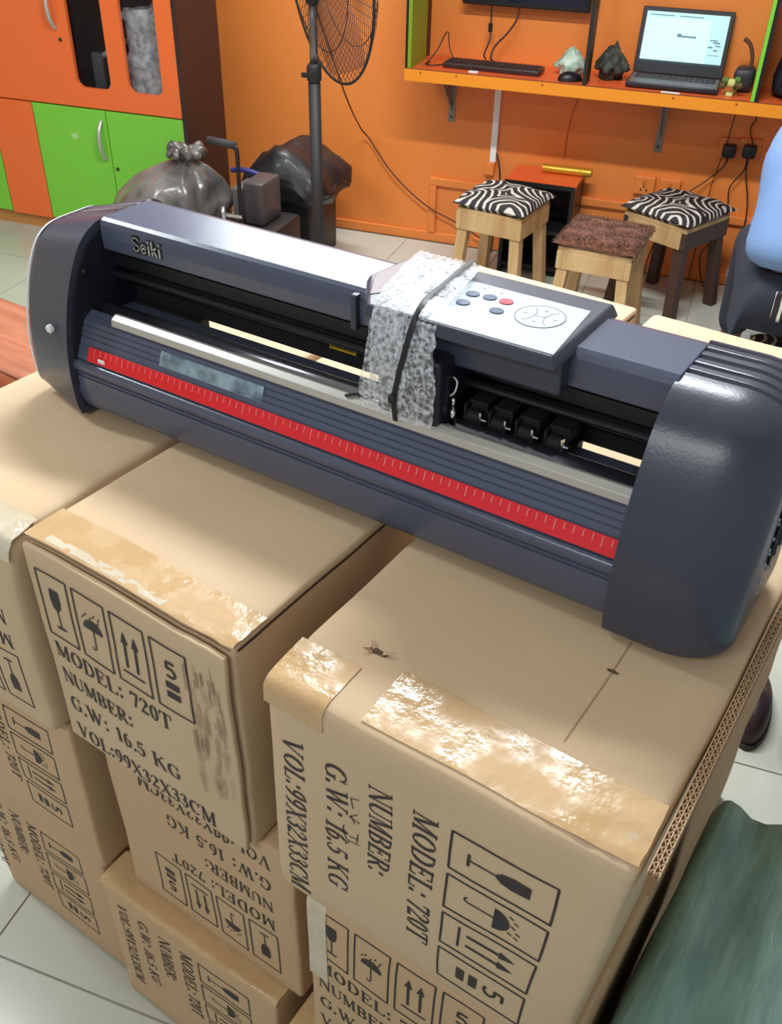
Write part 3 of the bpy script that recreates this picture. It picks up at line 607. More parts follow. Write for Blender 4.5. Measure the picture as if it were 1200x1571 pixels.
# ruler: strip with printed ticks
ru = MB(); xr0, xr1 = -0.478, XR-0.0005
ru.prism(lp([(0.2392, 1.0628), (0.2380, 1.0636), (0.2456, 1.0806), (0.2468, 1.0800)]), xr0-PX, xr1-PX); rul = ru.build('ruler', RULER, plot, bevel=0.0006)
tk = MB(); nt_ = 72
for i in range(nt_):
    x = xr0+0.012+(xr1-xr0-0.02)*i/(nt_-1); hgt = 0.55 if i % 5 == 0 else 0.38
    def rp_(f): return Vector(L3(0, 0.2380+0.0076*f-0.0004, 1.0636+0.0170*f+0.0002))
    a0, a1 = rp_(0.92-hgt), rp_(0.92)
    for q in (a0, a1): pass
    d = 0.00045
    tk.add([(x-PX-d, a0.y, a0.z), (x-PX+d, a0.y, a0.z), (x-PX+d, a1.y, a1.z), (x-PX-d, a1.y, a1.z)], [[0, 1, 2, 3]])
tk.build('ruler_tick', mat('ruler_tick_pink', (244, 150, 150), 0.5), rul)
chip = MB(); chip.box(L3(-0.452, 0.2395, 1.0685), (0.012, 0.002, 0.005)); chip.build('label_chip', WHITE, rul, bevel=0.0008)
# cutting strip
cs = MB(); cs.prism(lp([(0.2605, 1.1100), (0.2615, 1.1185), (0.2690, 1.1235), (0.2740, 1.1225), (0.2740, 1.1140), (0.2640, 1.1090)]), -0.447-PX, XR-0.003-PX); cs.build('cutting_strip', ALU, plot, bevel=0.0008)
# cover film patches on the platen
for (xa, xb) in ((-0.36, -0.20),):
    f_ = MB(); f_.grid(lambda i, j: Vector(L3(xa+(xb-xa)*i, 0.2500+0.0075*j, 1.0862+0.0165*j)), 10, 2); f_.build('clear_film', film_mat('clear_film', (170, 200, 214), 0.35, 0.1, 40), plot, smooth=True)
# grit shaft, rear slot, rear wall
sh = MB(); sh.tube([L3(XL, 0.302, 1.1035), L3(XR-0.01, 0.302, 1.1035)], 0.0115, 20); sh.build('grit_shaft', mat('polished_shaft', (150, 152, 165), 0.18, metal=0.9), plot, smooth=True)
rw = MB(); rw.bb(XL-PX, XR-PX, 0.352-PY, 0.358-PY, 0.1235, 0.225)
rw.bb(XL-PX, -0.376-PX, 0.344-PY, 0.358-PY, 0.02, 0.1240); rw.bb(-0.02-PX, 0.143-PX, 0.344-PY, 0.358-PY, 0.02, 0.1240); rw.bb(0.222-PX, XR-0.01-PX, 0.344-PY, 0.358-PY, 0.02, 0.1240)
rw.build('rear_wall', DARKIN, plot)
rail = MB(); rail.bb(XL-PX, XR-PX, 0.328-PY, 0.352-PY, 0.176, 0.192); rail.tube([L3(XL, 0.322, 1.148), L3(XR-0.01, 0.322, 1.148)], 0.005, 10); rail.build('guide_rail', BLACK, plot)
ys = MB(); ys.box(L3(-0.158, 0.3505, 1.1275), (0.038, 0.001, 0.0145)); yso = ys.build('warning_sticker', YELLOW, plot)
yl = MB()
for r_ in range(2):
    for i in range(6): yl.box(L3(-0.172+0.0056*i, 0.3497, 1.1305-0.006*r_), (0.0042, 0.0004, 0.0016))
yl.build('sticker_print', mat('sticker_ink', (92, 74, 20), 0.6), yso)
# upper beam
bm_ = [(0.314, 1.1815), (0.310, 1.1840), (0.3085, 1.2000), (0.3095, 1.2140), (0.3120, 1.2195), (0.3165, 1.2225), (0.388, 1.2235), (0.3955, 1.2220), (0.3985, 1.2185), (0.400, 1.1815)]
bm2 = MB(); bm2.prism(lp(bm_), XL+0.004-PX, XR+0.003-PX); bm2.build('upper_beam', SLATE2, plot, bevel=0.0012)
# brand letters on the beam: stroke-built, chrome
def sans(ch):
    w = 0.2
    if ch == 'S': return .66, [arc(.32, .74, .21, .17, 20, 270, 12)+arc(.32, .3, .22, .2, 90, -160, 12)]
    if ch == 'e': return .62, [[(.12, .36), (.5, .36)]+arc(.31, .34, .19, .25, 5, 320, 14)]
    if ch == 'i': return .32, [[(.16, .05), (.16, .6)], [(.16, .8), (.16, .92)]]
    if ch == 'k': return .6, [[(.14, .05), (.14, .95)], [(.14, .33), (.46, .6)], [(.25, .42), (.5, .05)]]
lg = empty('brand_lettering'); lg.parent = plot; lg['label'] = 'raised chrome brand lettering'
xx = -0.440
for ch in 'Seiki':
    w_, sts = sans(ch); H_ = 0.0195
    for (mm, wd, y_, nm) in ((BLACK, 0.34, 0.3082, 'letter_outline'), (CHROME, 0.13, 0.3072, 'letter')):
        lm = MB()
        for st in sts:
            o2 = []; stroke(o2, st, wd, 1)
            for pl in o2:
                P = [(xx+a*H_-PX, y_-PY, 0.2225+(b-0.5)*H_) for (a, b) in pl]; Q = [(p[0], p[1]+0.0024, p[2]) for p in P]
                lm.add(P+Q, [[0, 1, 2, 3], [0, 4, 5, 1], [1, 5, 6, 2], [2, 6, 7, 3], [3, 7, 4, 0]])
        lm.build(nm, mm, lg)
    xx += w_*H_*0.98
# keypad cover
kp = empty('keypad_housing'); kp.parent = plot
kx0, kx1 = -0.112, 0.141
prof_y0, prof_y1 = 0.2655, 0.4135
ZT = 1.2305
hb = MB()
def kbox(x0b, x1b, x0t, x1t, z0, z1, y0, y1, y0t):
    vs = [L3(x0b, y0, z0), L3(x1b, y0, z0), L3(x1b, y1, z0), L3(x0b, y1, z0), L3(x0t, y0t, z1), L3(x1t, y0t, z1), L3(x1t, y1-0.004, z1), L3(x0t, y1-0.004, z1)]
    hb.add(vs, [[3, 2, 1, 0], [4, 5, 6, 7], [0, 1, 5, 4], [1, 2, 6, 5], [2, 3, 7, 6], [3, 0, 4, 7]])
plan_b = [(-0.070, 0.2655), (kx1, 0.2655), (kx1, prof_y1), (-0.105, prof_y1), (-0.114, 0.332)]
plan_t = [(-0.066, 0.2695), (kx1-0.006, 0.2695), (kx1-0.006, prof_y1-0.004), (-0.099, prof_y1-0.004), (-0.107, 0.334)]
hb.add([L3(x, y, 1.2175) for (x, y) in plan_b]+[L3(x, y, ZT) for (x, y) in plan_t], [[4, 3, 2, 1, 0], [5, 6, 7, 8, 9]]+[[k, (k+1) % 5, 5+(k+1) % 5, 5+k] for k in range(5)])
hb.build('housing_cover', SLATE, kp, bevel=0.0025)
sk = MB(); sk.bb(-0.075-PX, 0.137-PX, 0.292-PY, 0.312-PY, 0.199, 0.240); sk.bb(kx0+0.004-PX, kx1-0.004-PX, 0.398-PY, 0.411-PY, 0.19, 0.238); sk.build('housing_skirt', SLATE, kp, bevel=0.003)
lw = MB(); lw.prism([(x-PX, y-PY) for (x, y) in [(-0.078, 0.290), (-0.070, 0.30), (-0.088, 0.402), (-0.096, 0.402), (-0.103, 0.336)]], 0.2495, 0.2513, 'z'); lw.build('housing_wedge_sheen', mat('slate_orange_reflection', (96, 66, 68), 0.35), kp, bevel=0.0008)  # reddish plate paints the orange wall's reflection on the housing's left top
lw2 = MB(); lw2.bb(-0.112-PX, -0.104-PX, 0.302-PY, 0.340-PY, 0.198, 0.2385); lw2.build('housing_side', SLATE, kp, bevel=0.002)
pf = MB(); pz = ZT+0.0006
pf.prism([(x-PX, y-PY) for (x, y) in [(-0.052, 0.2725), (0.1345, 0.2725), (0.1235, 0.379), (-0.052, 0.379)]], pz-0.98-0.0012, pz-0.98, 'z'); pfo = pf.build('keypad_panel', PANELM, kp)
def disc(cx, cy, rx, ry, mm, nm, z0=pz, th=0.0012, n=20):
    d_ = MB(); d_.prism([(cx+rx*math.cos(2*PI*i/n)-PX, cy+ry*math.sin(2*PI*i/n)-PY) for i in range(n)], z0-0.98, z0-0.98+th, 'z'); return d_.build(nm, mm, pfo, bevel=0.0004)
for (x, y, mm) in ((0.008, 0.349, BTN), (0.0265, 0.351, BTN), (0.045, 0.351, BTNR), (0.0105, 0.325, BTN), (0.0475, 0.326, BTN)): disc(x, y, 0.0074, 0.0068, mm, 'button')
def ringline(pts, wd, nm, mm):
    o2 = []; stroke(o2, pts, wd); q_ = MB()
    for pl in o2: q_.add([(a-PX, b-PY, pz-0.98+0.0006) for (a, b) in pl], [[0, 1, 2, 3]])
    q_.build(nm, mm, pfo)
KL = mat('keypad_line', (120, 128, 138), 0.4)
cxx, cyy = 0.0885, 0.3385
disc(cxx, cyy, 0.0245, 0.0255, mat('keypad_grey_ring', (196, 208, 214), 0.3), 'arrow_pad', pz-0.0002, 0.0006, 28)
ringline(arc(cxx, cyy, 0.0245, 0.0255, 0, 360, 28), 0.0013, 'pad_line', KL)
ringline(arc(cxx-0.023, cyy, 0.0175, 0.020, -55, 55, 8), 0.0012, 'pad_line', KL); ringline(arc(cxx+0.023, cyy, 0.0175, 0.020, 125, 235, 8), 0.0012, 'pad_line', KL)
ringline([(cxx-0.006, cyy), (cxx+0.006, cyy)], 0.0012, 'pad_line', KL)
for (dx, dy) in ((0, 0.014), (0, -0.014), (-0.016, 0), (0.016, 0)): ringline([(cxx+dx-0.0016, cyy+dy), (cxx+dx+0.0016, cyy+dy)], 0.0022, 'pad_mark', KL)
for (dx, dy) in ((0.011, 0.368), (0.031, 0.368)): ringline([(dx-0.001, dy), (dx+0.001, dy)], 0.002, 'indicator', KL)
dsp = MB(); dsp.prism([(x-PX, y-PY) for (x, y) in [(-0.040, 0.325), (-0.012, 0.325), (-0.0125, 0.352), (-0.040, 0.352)]], pz-0.98, pz-0.98+0.0008, 'z'); dsp.build('display_window', mat('display_grey', (92, 104, 116), 0.2), pfo)
# carriage and pinch rollers
ca = empty('carriage'); ca.parent = plot
cb = MB(); cb.rbox(-0.052-PX, 0.0235-PX, 0.264-PY, 0.335-PY, 0.138, 0.212, 0.006, (3, 3, 3)); cb.build('carriage_body', mat('carriage_plastic', (30, 32, 42), 0.45), ca, smooth=True)
bh = MB(); bh.tube([L3(0.028, 0.285, 1.118), L3(0.028, 0.285, 1.135)], 0.0035, 12); bh.tube([L3(0.028, 0.285, 1.135), L3(0.028, 0.285, 1.148)], 0.0022, 12); bh.build('blade_holder', CHROME, ca, smooth=True)
br = MB(); br.box(L3(0.038, 0.300, 1.182), (0.020, 0.006, 0.006)); br.build('brass_stop', mat('brass', (150, 130, 70), 0.35, metal=0.8), ca, bevel=0.001)
cbk = MB(); cbk.tube(spline([L3(0.024, 0.29, 1.168), L3(0.030, 0.287, 1.165), L3(0.029, 0.285, 1.155), L3(0.024, 0.285, 1.149)], 5), 0.001, 6); cbk.build('white_cable', WHITE, ca, smooth=True)
cf = MB(); cf.tube(spline([L3(-0.092, 0.264, 1.1225), L3(-0.080, 0.268, 1.126), L3(-0.070, 0.270, 1.123), L3(-0.060, 0.27, 1.128)], 5), 0.0016, 6); cf.build('black_cable', BLACK, ca, smooth=True)
def roller(x):
    e = empty('pinch_roller'); e.parent = plot
    a_ = MB(); a_.tube([L3(x-0.007, 0.297, 1.127), L3(x+0.007, 0.297, 1.127)], 0.008, 16); a_.build('rubber_wheel', DARKIN, e, smooth=False)
    b_ = MB(); b_.bb(x-0.011-PX, x+0.011-PX, 0.302-PY, 0.33-PY, 0.148, 0.162); b_.bb(x-0.012-PX, x-0.0085-PX, 0.292-PY, 0.32-PY, 0.142, 0.16); b_.build('roller_arm', DARKIN, e, bevel=0.001)
    c_ = MB(); c_.bb(x+0.0085-PX, x+0.0105-PX, 0.288-PY, 0.292-PY, 0.140, 0.158); c_.tube([L3(x+0.009, 0.290, 1.130), L3(x+0.016, 0.290, 1.130)], 0.0016, 8); c_.build('chrome_clip', CHROME, e)
for x in (0.048, 0.076, 0.106, 0.138): roller(x)
# bubble wrap wound over keypad and carriage, with a black strap (rests on the plotter)
wpath = [(0.406, 1.236), (0.37, 1.2365), (0.33, 1.2365), (0.295, 1.2365), (0.278, 1.233), (0.268, 1.222), (0.262, 1.20), (0.2585, 1.17), (0.2575, 1.145), (0.258, 1.121)]
wl_ = [-0.097, -0.088, -0.078, -0.069, -0.064, -0.062, -0.063, -0.066, -0.070, -0.068]
wr_ = [-0.018, -0.008, 0.000, 0.006, 0.009, 0.012, 0.014, 0.020, 0.020, 0.019]
wp3 = spline([(0, y, z) for (y, z) in wpath], 8); wl3 = spline([(x, 0, 0) for x in wl_], 8); wr3 = spline([(x, 0, 0) for x in wr_], 8)
def wrap_pt(i, j):
    k = min(int(round(j*(len(wp3)-1))), len(wp3)-1); p = wp3[k]; x = wl3[k].x+(wr3[k].x-wl3[k].x)*i
    x += 0.0025*noise.noise(Vector((i*2, j*22, 3)))*(1 if i in (0, 1) else 0)
    q = Vector((x, p.y, p.z)); bmp = abs(math.sin(x*430))*abs(math.sin(k*1.35))
    nrm = Vector((0, 0, 1)) if j < 0.45 else (Vector((0, -1, 0)) if j > 0.62 else Vector((0, -0.7, 0.7)))
    z_t = 0.0155*(x-PX)
    return q+nrm*(0.0014+0.0022*bmp+0.002*abs(noise.noise(q*70)))+Vector((0, 0, z_t+0.0005))
wt = thing('bubble_wrap', 'crinkled clear bubble wrap band wound over the keypad and carriage', 'bubble wrap', (0, 0, 0))
wm = MB(); wm.grid(wrap_pt, 34, len(wp3)-1); wm.build('wrap_sheet', BUBBLE, wt, smooth=True)
wm2 = MB(); wm2.grid(lambda i, j: wrap_pt(0.06+0.5*i+0.05*math.sin(j*9), 0.12+0.8*j)+Vector((0, -0.0012, 0.0012)), 20, 40); wm2.build('wrap_overlap', BUBBLE, wt, smooth=True)
st_x = spline([(x, 0, 0) for x in (-0.030, -0.026, -0.021, -0.017, -0.014, -0.014, -0.017, -0.022, -0.0255, -0.023)], 8)
sm = MB()
def strap_pt(i, j):
    k = min(int(round(j*(len(wp3)-1))), len(wp3)-1); p = wp3[k]; x = st_x[k].x+(i-0.5)*0.0062
    n_ = Vector((0, 0, 1)) if j < 0.42 else (Vector((0, -1, 0)) if j > 0.62 else Vector((0, -0.7, 0.7)))
    return Vector((x, p.y, p.z+0.0155*(x-PX)))+n_*(0.0052+0.0008*math.sin(i*PI))
sm.grid(strap_pt, 4, len(wp3)-1); sm.build('black_strap', mat('black_strap', (22, 22, 24), 0.5), wt, smooth=True)
kn = MB(); kn.rbox(-0.031, -0.0215, 0.2475, 0.2545, 1.143, 1.153, 0.003, (2, 2, 2)); kn.build('strap_knot', BLACK, wt, smooth=True)

# ------------------------------------------------------------------ wall shelf with its dividers
def room_thing(name, label, cat, u, v, z=0.0, rz=0.0, group=None): return thing(name, label, cat, R(u, v, z), RA+rz, group)
SV, SZ = 3.38, 0.810
sh_ = room_thing('wall_shelf', 'long orange desk shelf with green end panels fixed to the orange wall', 'shelf', 0, WV, SZ)
a = MB(); a.bb(-1.018, 1.25, SV-WV, -0.002, -0.045, 0.0); a.build('shelf_board', SHELFT, sh_)
a = MB(); a.bb(-1.019, 1.251, SV-WV-0.004, SV-WV, -0.046, -0.001); a.build('front_edge', SHELFO, sh_)
a = MB(); a.bb(-1.019, 1.251, SV-WV-0.0045, SV-WV+0.003, -0.001, 0.001); a.build('edge_seam', mat('dark_seam', (120, 50, 24), 0.6), sh_)
a = MB(); a.bb(-1.008, -0.994, SV-WV, SV-WV+0.20, 0.0, 0.56); a.build('end_panel', mat('olive_green_laminate', (126, 156, 40), 0.4), sh_)
a = MB(); a.bb(-1.018, -1.008, SV-WV-0.001, -0.002, 0.0, 0.56); a.build('panel_edging', BLACK, sh_)
a = MB(); a.bb(-0.298, -0.284, SV-WV, SV-WV+0.09, 0.0, 0.56); a.build('divider', mat('divider_dark', (30, 24, 22), 0.5), sh_)
a = MB(); a.bb(0.325, 0.338, SV-WV, -0.002, 0.0, 0.56); a.build('divider_panel', GREENC, sh_)
a = MB(); a.bb(0.338, 0.350, SV-WV-0.001, -0.002, 0.0, 0.56); a.build('panel_edging', BLACK, sh_)
a = MB(); a.bb(-1.018, 1.25, SV-WV, -0.002, 0.56, 0.60); a.build('upper_board', SHELFT, sh_)
for u in (-0.95, -0.80, -0.45, 0.05, 0.28):
    a = MB(); a.tube([(u, SV-WV-0.006, -0.012), (u, SV-WV-0.003, -0.012)], 0.004, 8); a.build('screw', mat('rusty_screw', (140, 70, 20), 0.6), sh_)
def bracket(u, ln, label):
    t = room_thing('shelf_bracket', label, 'bracket', u, WV, SZ-0.046, 0, 'steel shelf brackets')
    a = MB(); a.bb(-0.015, 0.015, -0.005, 0.0, -ln, 0.0); a.build('wall_plate', STEEL, t, bevel=0.001)
    a = MB(); a.bb(-0.013, 0.013, -0.23, 0.0, -0.005, 0.0); a.build('arm_plate', STEEL, t, bevel=0.001)
    a = MB(); a.add([(-0.002, -0.005, -ln*0.8), (0.002, -0.005, -ln*0.8), (0.002, -0.20, -0.005), (-0.002, -0.20, -0.005), (-0.002, -0.005, -0.005), (0.002, -0.005, -0.005), (-0.002, -0.012, -ln*0.8), (0.002, -0.012, -ln*0.8)], [[0, 1, 5, 4], [0, 4, 3], [1, 2, 5], [0, 3, 2, 1], [4, 5, 2, 3]]); a.build('web', STEEL, t)
    for z in (-0.3, -0.65, -0.9):
        a = MB(); a.tube([(0, -0.007, ln*z), (0, -0.004, ln*z)], 0.005, 8); a.build('bolt', BLACK, t)
bracket(-0.895, 0.215, 'galvanised bracket under the shelf near its left end')
bracket(0.006, 0.245, 'galvanised bracket under the shelf below the laptop')
c = room_thing('cable_trunking', 'white plastic cable trunking running down the wall from the shelf', 'trunking', -0.692, WV, 0.40)
a = MB(); a.bb(-0.014, 0.014, -0.016, 0, 0, 0.362); a.build('channel', WHITE, c, bevel=0.002)
a = MB(); a.bb(-0.030, 0.012, -0.028, 0, -0.055, 0.002); a.build('junction_box', ORANGEW, c, bevel=0.004)
for (u, lb) in ((-0.02, 'orange painted socket plate on the wall left of the swirl stool'), (0.085, 'orange painted socket plate on the wall right beside its twin')):
    s_ = room_thing('socket_plate', lb, 'socket', u, WV-0.0, 0.345, 0, 'painted wall sockets')
    a = MB(); a.bb(-0.043, 0.043, -0.022, 0, 0, 0.075); a.build('plate', ORANGEW, s_, bevel=0.004)
    a = MB(); a.bb(-0.008, 0.008, -0.0245, -0.02, 0.045, 0.062); a.build('rocker_switch', mat('socket_switch', (205, 112, 50), 0.4), s_, bevel=0.001)
    a = MB()
    for (x, z) in ((-0.012, 0.02), (0.012, 0.02), (0, 0.034)): a.bb(x-0.003, x+0.003, -0.0228, -0.0215, z-0.005, z+0.005)
    a.build('pin_hole', DARKIN, s_)
for (u, z, lb) in ((0.290, 0.566, 'black plug in the wall below the shelf, left of a pair'), (0.368, 0.572, 'black plug in the wall below the shelf, nearest the person')):
    s_ = room_thing('power_plug', lb, 'plug', u, WV, z, 0, 'black plugs in the wall')
    a = MB(); a.rbox(-0.043, 0.043, -0.012, 0, -0.043, 0.043, 0.004, (2, 1, 2)); a.build('wall_socket', ORANGEW, s_, smooth=True)
    a = MB(); a.rbox(-0.026, 0.026, -0.055, -0.010, -0.026, 0.024, 0.009, (2, 2, 2)); a.build('plug_body', BLACK, s_, smooth=True)
    a = MB(); a.tube([(0, -0.035, -0.024), (0, -0.035, -0.045)], [0.006, 0.004], 8); a.build('strain_relief', BLACK, s_, smooth=True)
def cord(name, label, pts, r=0.0028, m_=CORD, n=8):
    a = MB(); base = Vector(pts[0]); sp = spline(pts, n); a.tube([p-base for p in sp], r, 6); o = a.build(name, m_, None, smooth=True, loc=base); return tag(o, label, 'cord')
CV = WV-0.03
cord('hanging_cable', 'black cord slanting down left from the left plug to the floor', [R(0.29, CV, 0.525), R(0.275, CV, 0.49), R(0.22, CV, 0.43), R(0.12, CV-0.03, 0.33), R(0.06, CV-0.02, 0.12), R(0.05, CV-0.04, 0.004)])
cord('hanging_cable', 'thin cord hanging straight down from the left plug', [R(0.286, CV+0.01, 0.76), R(0.275, CV+0.01, 0.6), R(0.262, CV, 0.5), R(0.25, CV, 0.40), R(0.245, CV, 0.2), R(0.24, CV-0.01, 0.004)], 0.002)
cord('hanging_cable', 'black cord from the right plug curling down beside the dark stool leg', [R(0.366, CV, 0.53), R(0.362, CV, 0.49), R(0.325, CV, 0.42), R(0.335, CV, 0.33), R(0.32, CV, 0.22), R(0.27, CV-0.01, 0.13), R(0.30, CV-0.04, 0.02), R(0.34, CV-0.09, 0.005)])
cord('hanging_cable', 'black cord from the right plug running down behind the white sack', [R(0.372, CV, 0.53), R(0.375, CV, 0.48), R(0.40, CV, 0.40), R(0.415, CV, 0.32), R(0.42, CV, 0.20), R(0.43, CV, 0.004)])
cord('hanging_cable', 'black cord running from under the shelf to the right plug', [R(0.345, CV+0.01, 0.762), R(0.365, CV+0.015, 0.70), R(0.352, CV+0.015, 0.65), R(0.375, CV-0.0, 0.60)], 0.0025)
cord('painted_wire', 'thin orange-brown wire hanging from the shelf to the gold roll', [R(-0.352, WV-0.004, 0.765), R(-0.356, WV-0.004, 0.68), R(-0.375, WV-0.004, 0.58), R(-0.378, WV-0.004, 0.45)], 0.0015, CORDO)
cord('trunking_cord', 'black cord dropping from the trunking behind the zebra stool', [R(-0.676, WV-0.012, 0.44), R(-0.655, WV-0.03, 0.39), R(-0.645, WV-0.035, 0.30), R(-0.655, WV-0.03, 0.10), R(-0.655, WV-0.05, 0.004)], 0.004)

# ------------------------------------------------------------------ things on the shelf
tv = room_thing('wall_monitor', 'black flat monitor on the wall above the shelf, only its lower edge showing', 'monitor', -0.60, WV-0.03, 1.022)
a = MB(); a.rbox(-0.26, 0.26, -0.035, 0.0, 0.0, 0.32, 0.006, (3, 1, 3)); a.build('casing', BLACK, tv, smooth=True)
a = MB(); a.bb(-0.245, 0.245, -0.0365, -0.034, 0.018, 0.305); a.build('display', mat('monitor_glass', (24, 24, 44), 0.1), tv)
a = MB(); a.bb(-0.06, 0.06, 0.0, 0.03, 0.1, 0.22); a.build('wall_mount', STEEL, tv)
kb = room_thing('keyboard', 'long flat black keyboard lying on the shelf below the monitor', 'keyboard', -0.68, 3.49, SZ, math.radians(-1))
a = MB(); a.rbox(-0.20, 0.20, -0.045, 0.06, 0.0, 0.022, 0.006, (4, 2, 1)); a.build('case', mat('keyboard_dark', (52, 34, 34), 0.4), kb, smooth=True)
km = MB(); km.rbox(-0.0058, 0.0058, -0.0055, 0.0055, 0, 0.004, 0.001, (1, 1, 1)); kme = km.mesh('key', True); kme.materials.append(mat('key_cap', (38, 30, 32), 0.5))
for i in range(24):
    for j in range(5):
        o = bpy.data.objects.new('key', kme); COL.objects.link(o); o.parent = kb; o.location = (-0.183+0.0159*i, -0.030+0.0185*j, 0.021)
a = MB(); a.rbox(-0.06, -0.02, -0.072, -0.050, 0, 0.006, 0.002, (1, 1, 1)); o = a.build('white_tag', WHITE); o.location = R(-0.70, 3.475, SZ); o.rotation_euler = (0, 0, RA); tag(o, 'small white tag lying in front of the keyboard', 'tag')
a = MB(); a.rbox(-0.035, 0.035, -0.008, 0.008, 0, 0.004, 0.0015, (1, 1, 1)); o = a.build('white_tag', WHITE); o.location = R(0.035, 3.393, SZ); o.rotation_euler = (0, 0, RA); tag(o, 'small white tag lying in front of the laptop', 'tag')
cord('signal_cable', 'black cable with ferrite bead hanging from the monitor', [R(-0.74, 3.63, 1.03), R(-0.735, 3.62, 0.95), R(-0.73, 3.60, 0.90), R(-0.745, 3.585, 0.85), R(-0.73, 3.56, 0.834)], 0.0032)
a = MB(); a.tube([(0, 0, -0.016), (0, 0, 0.016)], 0.0085, 12); o = a.build('ferrite_bead', BLACK, None, smooth=False); o.location = R(-0.735, 3.617, 0.943); tag(o, 'black ferrite bead on the cable below the monitor', 'bead')
cord('signal_cable', 'dark red-brown cable curving from monitor down to the keyboard', [R(-0.625, 3.63, 1.03), R(-0.63, 3.62, 0.98), R(-0.66, 3.61, 0.93), R(-0.705, 3.60, 0.88), R(-0.715, 3.58, 0.84), R(-0.70, 3.555, 0.833)], 0.004, mat('redbrown_cable', (74, 34, 26), 0.5))
cord('power_lead', 'thin black lead standing in a loop left of the keyboard', [R(-0.96, 3.50, SZ+0.006), R(-0.93, 3.53, SZ+0.05), R(-0.90, 3.56, SZ+0.115), R(-0.885, 3.55, SZ+0.06), R(-0.865, 3.53, SZ+0.012), R(-0.92, 3.46, SZ+0.004), R(-0.96, 3.47, SZ+0.004), R(-0.955, 3.51, SZ+0.005)], 0.0025)
def crumple(name, label, cat, u, v, z, dims, m_, seed, amp=0.25, pw=1.0):
    a = MB(); N1, N2 = 40, 24
    def f(i, j):
        th = 2*PI*i; ph = PI*j; d = Vector((math.cos(th)*math.sin(ph), math.sin(th)*math.sin(ph), math.cos(ph)))
        k = 1+amp*(noise.noise(d*2.2+Vector((seed, 0, 0)))+0.6*abs(noise.noise(d*5+Vector((0, seed, 0))))-0.2)
        p = Vector((d.x*dims[0]*k, d.y*dims[1]*k, dims[2]*(0.5+0.5*d.z*k)))
        k2 = max(0, p.z/dims[2]); p.x *= 1.25-0.75*k2; p.y *= 1.2-0.7*k2
        p += nz(p, 45, seed)*0.003
        if p.z < dims[2]*0.06: p.z = 0
        return p
    a.grid(f, N1, N2)
    zmin = min(p.z for p in a.v); a.warp(lambda p: (p.x, p.y, p.z-zmin))
    o = a.build(name, m_, None, smooth=True); o.location = R(u, v, z); o.rotation_euler = (0, 0, RA); return tag(o, label, cat)
crumple('plastic_bag', 'crumpled white and green plastic bag on the shelf beside the black divider', 'bag', -0.375, 3.535, SZ, (0.062, 0.055, 0.10), CLOTHG, 3, 0.35)
ms = room_thing('computer_mouse', 'black computer mouse in front of the crumpled white bag', 'mouse', -0.36, 3.435, SZ, math.radians(20))
a = MB(); a.grid(lambda i, j: Vector((0.048*math.cos(2*PI*i)*math.sin(PI*j/2)*(1+0.1*math.cos(2*PI*i)), 0.029*math.sin(2*PI*i)*math.sin(PI*j/2), 0.034*math.cos(PI*j/2)**0.8 if j < 1 else 0.0)), 24, 10); a.build('shell', BLACK, ms, smooth=True)
a = MB(); a.bb(-0.008, 0.008, -0.003, 0.003, 0.030, 0.036); a.build('scroll_wheel', LAPGREY, ms, bevel=0.001)
crumple('black_pouch', 'dark crumpled olive-black bag standing left of the laptop', 'bag', -0.213, 3.535, SZ, (0.064, 0.06, 0.125), CLOTHD, 8, 0.4)
lap = room_thing('laptop', 'open laptop showing a pale document screen on the orange shelf', 'laptop', 0.032, 3.42, SZ, math.radians(0))
a = MB(); a.rbox(-0.172, 0.172, 0.0, 0.190, 0.004, 0.022, 0.004, (3, 3, 1)); a.build('base', LAPTOP, lap, smooth=True)
a = MB(); a.bb(-0.165, 0.165, 0.006, 0.182, 0.0218, 0.0226); a.build('deck', LAPGREY, lap)
km2 = MB(); km2.rbox(-0.0085, 0.0085, -0.007, 0.007, 0, 0.002, 0.0008, (1, 1, 1)); kme2 = km2.mesh('key', True); kme2.materials.append(BLACK)
for i in range(15):
    for j in range(5):
        o = bpy.data.objects.new('key', kme2); COL.objects.link(o); o.parent = lap; o.location = (-0.143+0.0204*i, 0.095+0.0175*j, 0.0226)
a = MB(); a.bb(-0.05, 0.05, 0.014, 0.075, 0.0226, 0.0232); a.build('touchpad', mat('touchpad', (100, 98, 104), 0.3), lap)
lid = MB(); LT = math.radians(11)
def lidp(x, z, d): return (x, 0.192+math.sin(LT)*z-math.cos(LT)*d, 0.022+math.cos(LT)*z+math.sin(LT)*d)
def lidbox(x0, x1, z0, z1, d0, d1):
    mb = MB(); vs = [lidp(x, z, d) for x in (x0, x1) for z in (z0, z1) for d in (d0, d1)]
    mb.add(vs, [[0, 1, 3, 2], [4, 6, 7, 5], [0, 4, 5, 1], [2, 3, 7, 6], [0, 2, 6, 4], [1, 5, 7, 3]]); return mb
lo = lidbox(-0.172, 0.172, 0.0, 0.232, -0.008, 0.0).build('lid', LAPTOP, lap, bevel=0.003)
scn = lidbox(-0.155, 0.155, 0.040, 0.216, 0.0, 0.0008).build('screen', SCREEN, lap)
lidbox(-0.155, 0.155, 0.040, 0.048, 0.0008, 0.0012).build('taskbar', SCRBAR, scn)
lidbox(-0.155, 0.155, 0.196, 0.216, 0.0008, 0.0011).build('toolbar', SCRPALE, scn)
lidbox(0.092, 0.155, 0.048, 0.196, 0.0008, 0.0011).build('side_pane', SCRPALE, scn)
